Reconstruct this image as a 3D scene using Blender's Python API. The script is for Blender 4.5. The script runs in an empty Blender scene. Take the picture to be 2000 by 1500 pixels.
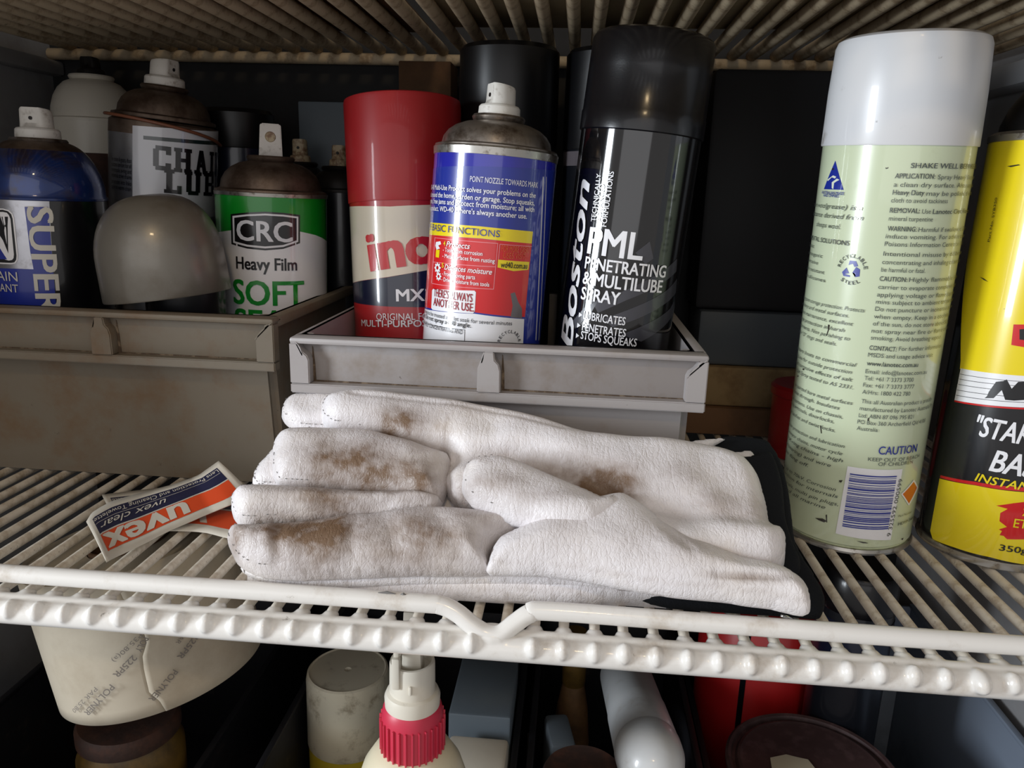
import bpy, bmesh, math, random
import numpy as np
from math import sin, cos, pi, radians, sqrt, atan2
from mathutils import Vector, Matrix, noise
from mathutils.geometry import delaunay_2d_cdt
random.seed(7)
scene = bpy.context.scene
COL = scene.collection
# ---------------------------------------------------------------- camera
PIT, YAW, ROL = radians(14.0), radians(4.45), radians(1.7)
fw = Vector((-sin(YAW)*cos(PIT), cos(YAW)*cos(PIT), -sin(PIT)))
r0 = Vector((cos(YAW), sin(YAW), 0)); u0 = r0.cross(fw)
rt = r0*cos(ROL) + u0*sin(ROL); up = rt.cross(fw)
cam_d = bpy.data.cameras.new('camera'); cam = bpy.data.objects.new('camera', cam_d); COL.objects.link(cam)
M3 = Matrix((rt, up, -fw)).transposed()
cam.matrix_world = Matrix.Translation((0, 0, .178)) @ M3.to_4x4()
cam_d.sensor_width = 36.0; cam_d.lens = 27.0; cam_d.clip_start = .01; cam_d.clip_end = 50
cam_d.dof.use_dof = False
scene.camera = cam
# ---------------------------------------------------------------- view and light
vs = scene.view_settings
vs.view_transform = 'Standard'; vs.look = 'None'; vs.gamma = 1; vs.exposure = -0.09; vs.use_curve_mapping = False
W = bpy.data.worlds.new('world'); scene.world = W; W.use_nodes = True
bg = W.node_tree.nodes['Background']; bg.inputs[0].default_value = (1.0, .965, .945, 1); bg.inputs[1].default_value = .42
def area(name, loc, target, sx, sy, radiance, col):
    l = bpy.data.lights.new(name, 'AREA'); l.shape = 'RECTANGLE'; l.size = sx; l.size_y = sy
    l.energy = radiance*sx*sy*pi; l.color = col
    o = bpy.data.objects.new(name, l); COL.objects.link(o); o.location = loc
    o.rotation_euler = (Vector(target)-Vector(loc)).to_track_quat('-Z', 'Y').to_euler()
    return o
area('window_daylight', (-1.10, -.19, .20), (.03, .42, .15), .26, .42, 46.0, (.86, .93, 1.0))
area('doorway_daylight', (-.25, -1.30, .55), (.0, .42, .05), 1.8, 1.1, .85, (.97, .97, 1.0))
area('ceiling_lamp', (.05, -.70, 1.0), (-.2, .45, .1), .14, .07, 70.0, (1.0, .74, .42))
# ---------------------------------------------------------------- materials
def lin(c):
    if isinstance(c, str):
        c = [int(c[i:i+2], 16)/255 for i in (0, 2, 4)]
        return tuple((v/12.92 if v <= .04045 else ((v+.055)/1.055)**2.4) for v in c)
    return tuple(c)
_M = {}
def mat(name, col, rough=.5, metal=0., coat=0., dirt=None, bump=None, speck=None, spec=.5, trans=0., attr=None, emis=None, aniso=None):
    """dirt=(colour, scale, low, high, strength); bump=(scale, strength, stretch); speck=(colour, scale, threshold)"""
    m = bpy.data.materials.new(name); m.use_nodes = True; nt = m.node_tree; N = nt.nodes; L = nt.links
    b = N['Principled BSDF']; c = lin(col)
    b.inputs['Base Color'].default_value = (*c, 1); b.inputs['Roughness'].default_value = rough
    b.inputs['Metallic'].default_value = metal; b.inputs['Coat Weight'].default_value = coat
    b.inputs['Coat Roughness'].default_value = .14 if name == 'black_plastic' else .06; b.inputs['Specular IOR Level'].default_value = spec
    if trans: b.inputs['Transmission Weight'].default_value = trans
    src = None
    def coords(stretch=None):
        t = N.new('ShaderNodeTexCoord')
        if not stretch: return t.outputs['Object']
        mp = N.new('ShaderNodeMapping'); mp.inputs['Scale'].default_value = stretch
        L.new(t.outputs['Object'], mp.inputs['Vector']); return mp.outputs['Vector']
    def ramp(sock, lo, hi):
        r = N.new('ShaderNodeMapRange'); r.interpolation_type = 'SMOOTHSTEP'
        r.inputs['From Min'].default_value = lo; r.inputs['From Max'].default_value = hi
        L.new(sock, r.inputs['Value']); return r.outputs['Result']
    def mix(fac, a, bcol, k=1.):
        if k != 1.:
            q = N.new('ShaderNodeMath'); q.operation = 'MULTIPLY'; q.inputs[1].default_value = k; L.new(fac, q.inputs[0]); fac = q.outputs[0]
        x = N.new('ShaderNodeMix'); x.data_type = 'RGBA'; L.new(fac, x.inputs[0])
        if a is None: x.inputs[6].default_value = (*c, 1)
        else: L.new(a, x.inputs[6])
        x.inputs[7].default_value = (*lin(bcol), 1); return x.outputs[2]
    if dirt:
        for (dc, sc, lo, hi, k) in (dirt if isinstance(dirt, list) else [dirt]):
            n = N.new('ShaderNodeTexNoise'); n.inputs['Scale'].default_value = sc; n.inputs['Detail'].default_value = 8; n.inputs['Roughness'].default_value = .68
            L.new(coords(), n.inputs['Vector'])
            src = mix(ramp(n.outputs['Fac'], lo, hi), src, dc, k)
    if speck:
        sc_, s, th = speck
        n = N.new('ShaderNodeTexNoise'); n.inputs['Scale'].default_value = s; n.inputs['Detail'].default_value = 3
        L.new(coords(), n.inputs['Vector']); src = mix(ramp(n.outputs['Fac'], th, th+.04), src, sc_)
    if attr:
        a = N.new('ShaderNodeAttribute'); a.attribute_name = 'stain'
        n = N.new('ShaderNodeTexNoise'); n.inputs['Scale'].default_value = 210; n.inputs['Detail'].default_value = 6
        L.new(coords(), n.inputs['Vector'])
        q = N.new('ShaderNodeMath'); q.operation = 'MULTIPLY_ADD'; L.new(n.outputs['Fac'], q.inputs[0]); q.inputs[1].default_value = 1.3; q.inputs[2].default_value = .50
        p = N.new('ShaderNodeMath'); p.operation = 'MULTIPLY'; L.new(a.outputs['Fac'], p.inputs[0]); L.new(q.outputs[0], p.inputs[1]); p.use_clamp = True
        src = mix(p.outputs[0], src, attr, .95)
    if src is not None: L.new(src, b.inputs['Base Color'])
    if bump:
        bl = bump if isinstance(bump, list) else [bump]; prev = None
        for (s, k, st, kind) in bl:
            n = N.new('ShaderNodeTexVoronoi' if kind in 've' else 'ShaderNodeTexNoise'); n.inputs['Scale'].default_value = s
            if kind == 'e': n.feature = 'DISTANCE_TO_EDGE'
            if kind == 'n': n.inputs['Detail'].default_value = 5
            cv = coords(st)
            if kind == 'e':
                w1 = N.new('ShaderNodeTexNoise'); w1.inputs['Scale'].default_value = .6; w1.inputs['Detail'].default_value = 3; L.new(cv, w1.inputs['Vector'])
                w2 = N.new('ShaderNodeVectorMath'); w2.operation = 'MULTIPLY_ADD'; L.new(w1.outputs['Color'], w2.inputs[0]); w2.inputs[1].default_value = (2.2, 2.2, 2.2); L.new(cv, w2.inputs[2]); cv = w2.outputs[0]
            L.new(cv, n.inputs['Vector'])
            bn = N.new('ShaderNodeBump'); bn.inputs['Strength'].default_value = k; bn.inputs['Distance'].default_value = .0006
            hs = n.outputs['Distance' if kind in 've' else 'Fac']
            if kind == 'e': hs = ramp(hs, 0, .16)
            L.new(hs, bn.inputs['Height'])
            if prev: L.new(prev, bn.inputs['Normal'])
            prev = bn.outputs['Normal']
        L.new(prev, b.inputs['Normal'])
    _M[name] = m; return m
BR = '4a3a2c'
mat('liner', '97989b', .55, dirt=[(BR, 9, .50, .8, .5), ('75685a', 5, .4, .7, .4)], bump=(60, .1, None, 'n'))
mat('liner_back_shade', '1b1b1d', .7, dirt=('0b0a0a', 12, .4, .6, .8))  # back wall lies in shadow; that shade is put into its near-black colour
mat('wire_white', 'e2dfda', .28, coat=.35, dirt=[('a08a6c', 38, .50, .74, .5), ('4b4038', 150, .66, .74, .75)])
mat('wire_dusty', 'ddd4c5', .5, dirt=[('8d7350', 70, .42, .70, .75), ('4a3622', 230, .60, .70, .6)], bump=(500, .25, None, 'n'))
mat('wire_top', 'c9b698', .6, dirt=[('7a5f42', 60, .45, .65, .7), ('3f2f20', 200, .6, .7, .5)], bump=(400, .3, None, 'n'))
mat('chip', '6e6c6a', .5)
mat('bin_grey', '9f9a99', .42, dirt=[('84705a', 34, .52, .80, .45), ('57493c', 210, .69, .75, .7)], bump=(250, .06, None, 'n'))
mat('bin_dusty', '71685a', .55, dirt=[('6b5238', 26, .44, .72, .75), ('3c2e20', 180, .66, .74, .7)], bump=(250, .12, None, 'n'))
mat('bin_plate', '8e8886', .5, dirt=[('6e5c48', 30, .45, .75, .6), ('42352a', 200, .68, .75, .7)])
mat('grime_shade', '4a3a2b', .85, dirt=('7b6a56', 260, .45, .6, .9))
mat('bin_black', '1c1c20', .5, dirt=('5a5148', 60, .55, .8, .5), bump=(200, .2, None, 'n'))
mat('crate_blue', '76808f', .5, dirt=('2f2b28', 10, .5, .75, .6))
mat('tin', '9c948c', .38, .9, dirt=('4e3d2f', 70, .42, .66, .85))
mat('tin_dusty', '6f6054', .5, .7, dirt=('413025', 60, .35, .65, .85))
mat('rim_tin', 'b5b1aa', .3, .9, dirt=('5a4a3c', 140, .5, .66, .8))
mat('dark_tin', '24201e', .5, .5)
mat('white_plastic', 'd6d0c2', .42, coat=.15, dirt=[('6b5a48', 45, .60, .78, .55), ('2f2823', 130, .69, .74, .7)])
mat('cream_plastic', 'cfc6b0', .45, dirt=[('6b5638', 60, .52, .74, .7), ('2b211a', 160, .68, .73, .8)])
mat('nozzle_white', 'd9d5cd', .45, dirt=('7a6650', 160, .52, .7, .6))
mat('nozzle_old', 'b9a888', .5, dirt=('6a3f22', 180, .45, .62, .8))
mat('black_plastic', '0a0a0e', .30, coat=.4, spec=.35, bump=(1200, .05, None, 'n'))
mat('black_matte', '0a0a0d', .38)
mat('black_gloss', '0b0b0e', .1, coat=1.)
mat('dark_can', '14161c', .3, coat=.4)
mat('dark_blue', '0f162c', .3, coat=.4)
mat('lan_cap', 'cfd0d2', .33, coat=.3, dirt=[('6c5a40', 36, .60, .74, .6), ('342a24', 110, .68, .74, .6)])
mat('lan_green', 'c6d1b2', .28, coat=.9, dirt=[('7f8444', 18, .56, .74, .55), ('3f3a28', 85, .69, .74, .6)])
mat('yel_black', '0c0c0e', .15, coat=1.)
mat('wd_blue', '23259a', .2, coat=1.)
mat('ino_red', 'a81c20', .35, coat=.6)
mat('ino_cap', 'a5171c', .45, coat=.15)
mat('crc_green', '0a8a24', .3, coat=.6, dirt=('3a3226', 60, .66, .76, .5))
mat('cha_body', 'a9aaae', .3, .85, dirt=('5b5650', 40, .5, .7, .4))
mat('sup_silver', 'c2c2c8', .32, 1., bump=(40, .5, None, 'n'), dirt=('6a6258', 50, .5, .7, .6))
mat('sup_blue', '11306f', .28, .4, coat=.9, dirt=[('30241c', 24, .44, .62, .85)])
mat('grey_cap', '7b776f', .36, .35, coat=.25, dirt=('5c5040', 30, .45, .75, .5))
for n, c in dict(blue='1f2f8f', pale='d5dccb', white='e6e6ea', whitem='c9cacf', orange='cf5a24', yellow='e6cf0c', black='0b0b10', red='c9161c', gray='3b3b42', silver='c9c9d0',
                 pink='e08a92', grey='6b6468', cream='d8cdb8', navy='10132e', teal='1c2b2c', green='108a2c', crimson='9b1b2c', dgrey='48504c', lgrey='d3a9a4', inored='c22228', oil='99a06a', scuff='2c2620').items():
    mat('ink_'+n, c, .28, coat=.8)
mat('ink_white_sup', 'c9c6bd', .4)
mat('leather', 'e3dfe1', .46, spec=.5, attr='66492a', dirt=[('d3c6b2', 12, .44, .74, .45), ('a8906e', 22, .60, .76, .35)],
    bump=[(1, .24, (560, 330, 330), 'e'), (1, .16, (190, 70, 70), 'e'), (60, .28, None, 'n'), (1, .14, (380, 90, 90), 'n')])
mat('lining', '131519', .9, spec=.2, bump=(900, .6, None, 'n'))
mat('paper_white', 'c9c2b4', .6, bump=(60, .3, None, 'n'))
mat('paper_navy', '1d1f3c', .5)
mat('paper_orange', 'd2491f', .5)
mat('roll_paper', 'ada391', .75, dirt=('8d806b', 18, .4, .7, .5))
mat('roll_ink', '6e6760', .8)
mat('pink_plastic', 'c22f48', .42)
mat('bottle_cream', 'dbd2b6', .4, coat=.2, dirt=('6b563c', 70, .66, .76, .7))
mat('yellow_label', 'b9a32c', .5)
mat('rust', '33221c', .7, .2, dirt=('5a3626', 60, .4, .7, .6), bump=(300, .4, None, 'n'))
mat('wood', '7a5a38', .6, dirt=('3c2818', 30, .4, .7, .7))
mat('amber', '6e5424', .4, dirt=('2f2418', 30, .4, .7, .8))
mat('tube_white', 'c8cacb', .35, coat=.3, dirt=('8a7c68', 30, .5, .75, .5))
mat('tin_brown', '3c2a29', .5, .2, dirt=('5b4443', 90, .45, .65, .5))
mat('tape', 'a39a86', .7)
mat('red_paint', 'a3181a', .35, coat=.5)
mat('green_metal', '2f5a2c', .4, .2)
mat('brown_card', '6b4d33', .8, dirt=('3a2818', 14, .4, .7, .7))
mat('tan_card', '8a7450', .8, dirt=('5c4226', 30, .4, .7, .7))
mat('grey_box', '4c5257', .6)
mat('black_box', '111014', .6)
mat('blue_grey', '68727a', .5)
mat('beige_sheet', 'b7a684', .8, dirt=('8a7350', 10, .4, .7, .6))
mat('chrome', 'd0d0d0', .15, 1.)
mat('straw', '7a4a34', .4)
# ---------------------------------------------------------------- helpers
def obj(name, me, m=None, parent=None, smooth=True, angle=35):
    if m is not None: me.materials.append(_M[m] if isinstance(m, str) else m)
    if smooth and len(me.polygons):
        me.shade_smooth()
        if angle: me.set_sharp_from_angle(angle=radians(angle))
    o = bpy.data.objects.new(name, me); COL.objects.link(o)
    if parent is not None: o.parent = parent
    return o
def frombm(name, bm, m=None, parent=None, smooth=True, angle=35):
    bmesh.ops.recalc_face_normals(bm, faces=bm.faces)
    me = bpy.data.meshes.new(name); bm.to_mesh(me); bm.free(); return obj(name, me, m, parent, smooth, angle)
def pyd(name, v, f, m=None, parent=None, smooth=True, angle=35):
    me = bpy.data.meshes.new(name); me.from_pydata([tuple(p) for p in v], [], f); me.update(); return obj(name, me, m, parent, smooth, angle)
def thing(name, label, cat, loc=(0, 0, 0), rot=None, group=None):
    o = bpy.data.objects.new(name, None); COL.objects.link(o); o.empty_display_size = .01
    if rot is not None:
        o.matrix_world = Matrix.Translation(loc) @ rot.to_4x4()
    else: o.location = loc
    return tag(o, label, cat, group)
def tag(o, label, cat, group=None):
    o['label'] = label; o['category'] = cat
    if group: o['group'] = group
    return o
def struct(o): o['kind'] = 'structure'; return o
def lathe(prof, seg=96, cap=True):
    bm = bmesh.new(); rings = []
    for r, z in prof:
        if r < 1e-6: rings.append([bm.verts.new((0, 0, z))])
        else: rings.append([bm.verts.new((r*cos(2*pi*i/seg), r*sin(2*pi*i/seg), z)) for i in range(seg)])
    for a, b in zip(rings, rings[1:]):
        for i in range(seg):
            j = (i+1) % seg
            if len(a) == 1 and len(b) == 1: continue
            if len(a) == 1: bm.faces.new((a[0], b[i], b[j]))
            elif len(b) == 1: bm.faces.new((a[i], a[j], b[0]))
            else: bm.faces.new((a[i], a[j], b[j], b[i]))
    if cap:
        for rg in (rings[0], rings[-1]):
            if len(rg) > 1: bm.faces.new(rg)
    return bm
def box(bm, x0, x1, y0, y1, z0, z1, bev=0):
    r = bmesh.ops.create_cube(bm, size=1)
    for v in r['verts']:
        v.co = Vector(((x0+x1)/2+v.co.x*(x1-x0), (y0+y1)/2+v.co.y*(y1-y0), (z0+z1)/2+v.co.z*(z1-z0)))
    if bev:
        es = list({e for v in r['verts'] for e in v.link_edges})
        bmesh.ops.bevel(bm, geom=es, offset=bev, segments=2, affect='EDGES', profile=.5)
    return bm
def prism(bm, pts, d0, d1, axes=(0, 2, 1)):
    """extrude polygon pts (a,b) along third axis from d0 to d1"""
    def mk(p, d):
        c = [0, 0, 0]; c[axes[0]] = p[0]; c[axes[1]] = p[1]; c[axes[2]] = d; return bm.verts.new(c)
    A = [mk(p, d0) for p in pts]; B = [mk(p, d1) for p in pts]
    fa = bm.faces.new(A); fb = bm.faces.new(B[::-1]); n = len(pts)
    for i in range(n): bm.faces.new((A[i], B[i], B[(i+1) % n], A[(i+1) % n]))
    bmesh.ops.triangulate(bm, faces=[fa, fb])
def tube(pts, rad, seg=10, closed_ends=True):
    bm = bmesh.new(); rings = []; P = [Vector(p) for p in pts]; prevn = None
    for i, p in enumerate(P):
        t = (P[min(i+1, len(P)-1)]-P[max(i-1, 0)]).normalized()
        if prevn is None: n = t.orthogonal().normalized()
        else: n = (prevn-t*prevn.dot(t)).normalized()
        prevn = n; b = t.cross(n); r = rad[i] if isinstance(rad, (list, tuple)) else rad
        rings.append([bm.verts.new(p+(n*cos(2*pi*k/seg)+b*sin(2*pi*k/seg))*r) for k in range(seg)])
    for a, b in zip(rings, rings[1:]):
        for k in range(seg): bm.faces.new((a[k], a[(k+1) % seg], b[(k+1) % seg], b[k]))
    if closed_ends: bm.faces.new(rings[0]); bm.faces.new(rings[-1])
    return bm
def smoothpath(pts, n=8):
    P = [Vector(p) for p in pts]; P = [P[0]]+P+[P[-1]]; out = []
    for i in range(1, len(P)-2):
        for k in range(n):
            t = k/n; a, b, c, d = P[i-1], P[i], P[i+1], P[i+2]
            out.append(.5*((2*b)+(c-a)*t+(2*a-5*b+4*c-d)*t*t+(3*b-a-3*c+d)*t**3))
    out.append(P[-2]); return out
# flat lettering -> geometry
_tc = {}
_td = bpy.data.curves.new('t', 'FONT'); _to = bpy.data.objects.new('t', _td); COL.objects.link(_to)
_td.resolution_u = 3
def flat_text(s, bold=0., shear=0.):
    k = (s, bold, shear)
    if k in _tc: return _tc[k]
    _td.body = s; _td.offset = bold; _td.shear = shear
    dg = bpy.context.evaluated_depsgraph_get(); me = bpy.data.meshes.new_from_object(_to.evaluated_get(dg))
    v = np.array([p.co[:2] for p in me.vertices]) if len(me.vertices) else np.zeros((0, 2)); f = [tuple(p.vertices) for p in me.polygons]
    bpy.data.meshes.remove(me); _tc[k] = (v, f); return v, f
_hv = flat_text('H')[0]; CAPH = _hv[:, 1].max()-_hv[:, 1].min()
SLAB = {'C': [(0, 1, 1.4, 6), (.6, 0, 4.2, 1.3), (.6, 5.7, 3.3, 7), (3.2, 0.3, 4.6, 2.2), (3.3, 4.6, 4.6, 7)],
 'H': [(0, 0, 2.2, 1.1), (0, 5.9, 2.2, 7), (.4, 0, 1.8, 7), (2.8, 0, 5, 1.1), (2.8, 5.9, 5, 7), (3.2, 0, 4.6, 7), (1.5, 3, 3.5, 4.1)],
 'I': [(0, 0, 2.4, 1.1), (0, 5.9, 2.4, 7), (.5, 0, 1.9, 7)], 'L': [(0, 0, 4.2, 1.1), (0, 5.9, 2.4, 7), (.5, 0, 1.9, 7), (3.1, 0, 4.2, 2.4)],
 'U': [(0, 5.9, 2, 7), (2.8, 5.9, 4.8, 7), (.4, .8, 1.8, 7), (3.0, .8, 4.4, 7), (.9, 0, 3.9, 1.2)],
 'B': [(0, 0, 3.9, 1.1), (0, 5.9, 3.9, 7), (.5, 0, 1.9, 7), (1.8, 3, 3.8, 4), (3.2, .5, 4.5, 3.2), (3.2, 3.8, 4.4, 6.6)],
 'E': [(0, 0, 4.4, 1.1), (0, 5.9, 4.3, 7), (.5, 0, 1.9, 7), (1.8, 3, 3.2, 4), (3.4, 0, 4.4, 2), (3.3, 5, 4.3, 7)],
 'N': [(0, 0, 2, 1.1), (0, 5.9, 1.9, 7), (.4, 0, 1.4, 7), (3.6, 0, 4.6, 7), (3, 5.9, 5, 7)],
 'A': [(0, 0, 2, 1.1), (3, 0, 5, 1.1), (1.4, 2, 3.6, 3)]}
DIAG = {'N': [(.6, 7, 2.2, 7, 4.6, 0, 3.0, 0)], 'A': [(.5, 0, 1.6, 0, 3.0, 7, 1.6, 7), (3.0, 0, 4.6, 0, 3.0, 7, 1.7, 7)]}
def bold_text(s, shear=0., w=.03):
    V, F = flat_text(s, 0, shear); n = len(V); VV = []; FF = []
    for k, (dx, dy) in enumerate(((-w/2, -w/4), (w/2, -w/4), (-w/2, w/4), (w/2, w/4), (0, 0))):
        VV.append(np.hstack([V+np.array((dx, dy))*.8, np.full((n, 1), k*9e-6)])); FF += [tuple(i+k*n for i in f) for f in F]
    return np.vstack(VV), FF
def slab_text(s):
    V = []; F = []; x = 0
    for ch in s:
        for q in [(a, b, c, b, c, d, a, d) for a, b, c, d in SLAB[ch]]+DIAG.get(ch, []):
            n = len(V); V += [(x+q[2*i], q[2*i+1]) for i in range(4)]; F.append((n, n+1, n+2, n+3))
        x += max(c for a, b, c, d in SLAB[ch])+.8
    return np.array(V)*CAPH/7, F
def place_flat(V, F, p0, p1, cap):
    V = V[:, :2].copy(); V[:, 0] -= V[:, 0].min(); Wd = V[:, 0].max(); d = np.array(p1)-np.array(p0); Ln = np.hypot(*d); d = d/Ln; n = np.array((-d[1], d[0]))
    return p0[0]+V[:, 0]/Wd*Ln*d[0]+V[:, 1]/CAPH*cap*n[0], p0[1]+V[:, 0]/Wd*Ln*d[1]+V[:, 1]/CAPH*cap*n[1], F
class Ink:
    """collects flat lettering / shapes per ink and bends them round a can"""
    def __init__(s): s.d = {}
    def add(s, ink, X, Y, F, off, cut):
        bm = s.d.setdefault(ink, [])
        bm.append((X, Y, F, off, cut))
    def build(s, R, parent, name='label_lettering', each=False):
        for ink, lst in [(i, [q]) for i, l in s.d.items() for q in l] if each else list(s.d.items()):
            V = []; FF = []
            for X, Y, F, off, cut in lst:
                off = np.zeros(len(X))+off
                if cut:
                    bm = bmesh.new(); vs_ = [bm.verts.new((x, y, o_*1e3)) for x, y, o_ in zip(X, Y, off)]
                    for f in F:
                        try: bm.faces.new([vs_[i] for i in f])
                        except ValueError: pass
                    bmesh.ops.triangulate(bm, faces=bm.faces)
                    x = math.floor(X.min()/2.5)*2.5+2.5
                    while x < X.max():
                        bmesh.ops.bisect_plane(bm, geom=bm.verts[:]+bm.edges[:]+bm.faces[:], plane_co=(x, 0, 0), plane_no=(1, 0, 0)); x += 2.5
                    bm.verts.index_update(); n0 = len(V)
                    V += [(v.co.x, v.co.y, v.co.z/1e3) for v in bm.verts]; FF += [tuple(n0+v.index for v in f.verts) for f in bm.faces]; bm.free()
                else:
                    n0 = len(V); V += [(x, y, o_) for x, y, o_ in zip(X, Y, off)]; FF += [tuple(n0+i for i in f) for f in F]
            A = np.array(V); Rm = R*1000; rr = R+A[:, 2]
            P = np.stack([rr*np.sin(A[:, 0]/Rm), -rr*np.cos(A[:, 0]/Rm), A[:, 1]/1000], 1)
            o = pyd(name, P, FF, ink, parent, angle=0)
            if name == 'small_print': o['kind'] = 'stuff'
def do_labels(key, R, parent, default, name_t='label_lettering', vmin=-1e9):
    ink = Ink(); pan = Ink(); big = Ink(); k = 0; kp = 0
    cmap = {'k': 'ink_black', 'z': 'ink_blue', 'y': 'ink_yellow', 'o': 'ink_orange', 'c': 'ink_crimson', 'g': 'ink_green', 'q': 'ink_white', 'W': 'ink_white'}
    for e in LABELS[key]:
        k += 1
        if e[0] == 't':
            _, s, u0_, v0_, u1_, v1_, cap, st = e
            if st.startswith('arc'):
                rad = 5.6; up_ = -1 if st.startswith('arcb') else 1; n = len(s); step = .30 if up_ > 0 else .30; col = 'ink_black' if st.endswith('k') else default
                for i, ch in enumerate(s):
                    a = (i-(n-1)/2)*step; V, F = bold_text(ch, 0, .03)
                    if up_ > 0:
                        px_, py_ = sin(a)*rad, cos(a)*rad; dx, dy = cos(a), -sin(a)
                    else:
                        px_, py_ = sin(a)*(rad+cap), -cos(a)*(rad+cap); dx, dy = cos(a), sin(a)
                    w = cap*.8; c0 = (u0_+px_-dx*w/2, v0_+py_-dy*w/2); c1 = (u0_+px_+dx*w/2, v0_+py_+dy*w/2)
                    X, Y, F = place_flat(V, F, c0, c1, cap); ink.add(col, X, Y, F, .00045, False)
                continue
            col = default
            for ch in st.replace('slab', ''):
                if ch in cmap: col = cmap[ch]
            if st.startswith('slab'): V, F = slab_text(s)
            else: V, F = bold_text(s, .25 if 'i' in st else 0, .10 if 'h' in st else .055 if cap > 5 else .034) if 'b' in st else flat_text(s, 0, .25 if 'i' in st else 0)
            if not len(V): continue
            X, Y, F = place_flat(V, F, (u0_, v0_), (u1_, v1_), cap)
            (big if cap > 5 else ink).add(col, X, Y, F, .00060+(V[:, 2] if V.shape[1] > 2 else 0.), cap > 3.2)
        else:
            _, c, pts = e; kp += 1; off = .00012+.000011*kp
            if c == 'gear':
                cx, cy = (pts[0][0]+pts[1][0])/2, (pts[0][1]+pts[1][1])/2; r = abs(pts[1][0]-pts[0][0])/2
                ring = [(cx+r*(1.25 if i % 4 < 2 else .9)*cos(i*pi/16), cy+r*(1.25 if i % 4 < 2 else .9)*sin(i*pi/16)) for i in range(32)]
                inn = [(cx+r*.45*cos(i*pi/16), cy+r*.45*sin(i*pi/16)) for i in range(32)]
                X = np.array([p[0] for p in ring+inn]); Y = np.array([p[1] for p in ring+inn])
                pan.add('ink_white', X, Y, [(i, (i+1) % 32, 32+(i+1) % 32, 32+i) for i in range(32)], .00053, False); continue
            if c == 'bars':
                (x0, y0), (x1, y1), (x2, y2), (x3, y3) = pts; rg = random.Random(5); t = 0
                xa, xb = (x0+x3)/2, (x1+x2)/2; ya, yb = (y0+y1)/2, (y2+y3)/2; sg = 1 if yb > ya else -1; Ht = abs(yb-ya); t = 0
                while t < Ht:
                    w = rg.choice((.28, .4, .7, .95)); g = rg.choice((.25, .35, .6, .8)); w = min(w, Ht-t)
                    X = np.array([xa, xb, xb, xa]); Y = np.array([ya+sg*t, ya+sg*t, ya+sg*(t+w), ya+sg*(t+w)])
                    pan.add('ink_blue', X, Y, [(0, 1, 2, 3)], .00052, True); t += w+g
                continue
            X = np.array([p[0] for p in pts]); Y = np.maximum(np.array([p[1] for p in pts]), vmin)
            pan.add('ink_'+c, X, Y, [tuple(range(len(pts)))], off, True)
    pan.build(R, parent, 'label_panel', each=True); big.build(R, parent, 'label_word', each=True); ink.build(R, parent, 'small_print')
def can_frame(key):
    b, x, y, z, R = FRAMES[key]
    return Vector(b), Matrix((x, y, z)).transposed(), R
def body_profile(R, top, bottom_rim=True):
    return [(0, .003), (R*.8, .0035), (R*.93, .0004), (R-.0008, 0), (R+.0003, .0008), (R+.0004, .0022), (R-.0012, .0034), (R, .0048), (R, top)]
def cone_profile(R, z0, r1, z1, rim=.0022):
    h = z1-z0
    p = [(R+.0003, z0-.0012), (R+.0006, z0), (R+.0003, z0+.0012), (R-.0018, z0+.0018)]
    for t in (0, .2, .4, .6, .8, 1.):
        a = t*pi/2*.92
        p.append((r1+(R-.003-r1)*(cos(a)-cos(pi/2*.92))/(1-cos(pi/2*.92)), z0+.0022+(h-.0045)*sin(a)/sin(pi/2*.92)))
    p += [(r1+.0008, z1-.0015), (r1+.0014, z1), (r1+.0006, z1+.0012), (r1-.0015, z1+.0008), (r1-.003, z1-.0015), (r1*.45, z1-.001), (0, z1-.001)]
    return p
def nozzle_parts(parent, z0, h, r, m, yaw=0., flange=1.35, fl_h=.005, hole='dark_tin', dx=0):
    prof = [(0, z0-.004), (r*flange, z0-.004), (r*flange*1.02, z0), (r*flange, z0+fl_h*.8), (r*flange*.93, z0+fl_h), (r*1.02, z0+fl_h*1.1), (r, z0+fl_h*1.6), (r*.97, z0+h-.0012), (r*.9, z0+h), (0, z0+h)]
    bm = lathe(prof, 40)
    for v in bm.verts:      # flat spray face and a finger dish on top
        if v.co.z > z0+fl_h*1.5 and v.co.y < -r*.72: v.co.y = -r*.72
        if v.co.z > z0+h-.003: v.co.z -= .12*(v.co.y+r)
    o = frombm('nozzle', bm, m, parent); o.rotation_euler.z = yaw
    hb = lathe([(0, -.0008), (.0011, -.0008), (.0011, .0003), (0, .0003)], 16)
    bmesh.ops.rotate(hb, verts=hb.verts, matrix=Matrix.Rotation(pi/2, 3, 'X')); bmesh.ops.translate(hb, verts=hb.verts, vec=(0, -r*.72-.0002, z0+h*.62))
    frombm('orifice', hb, hole, o)
    return o
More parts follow.
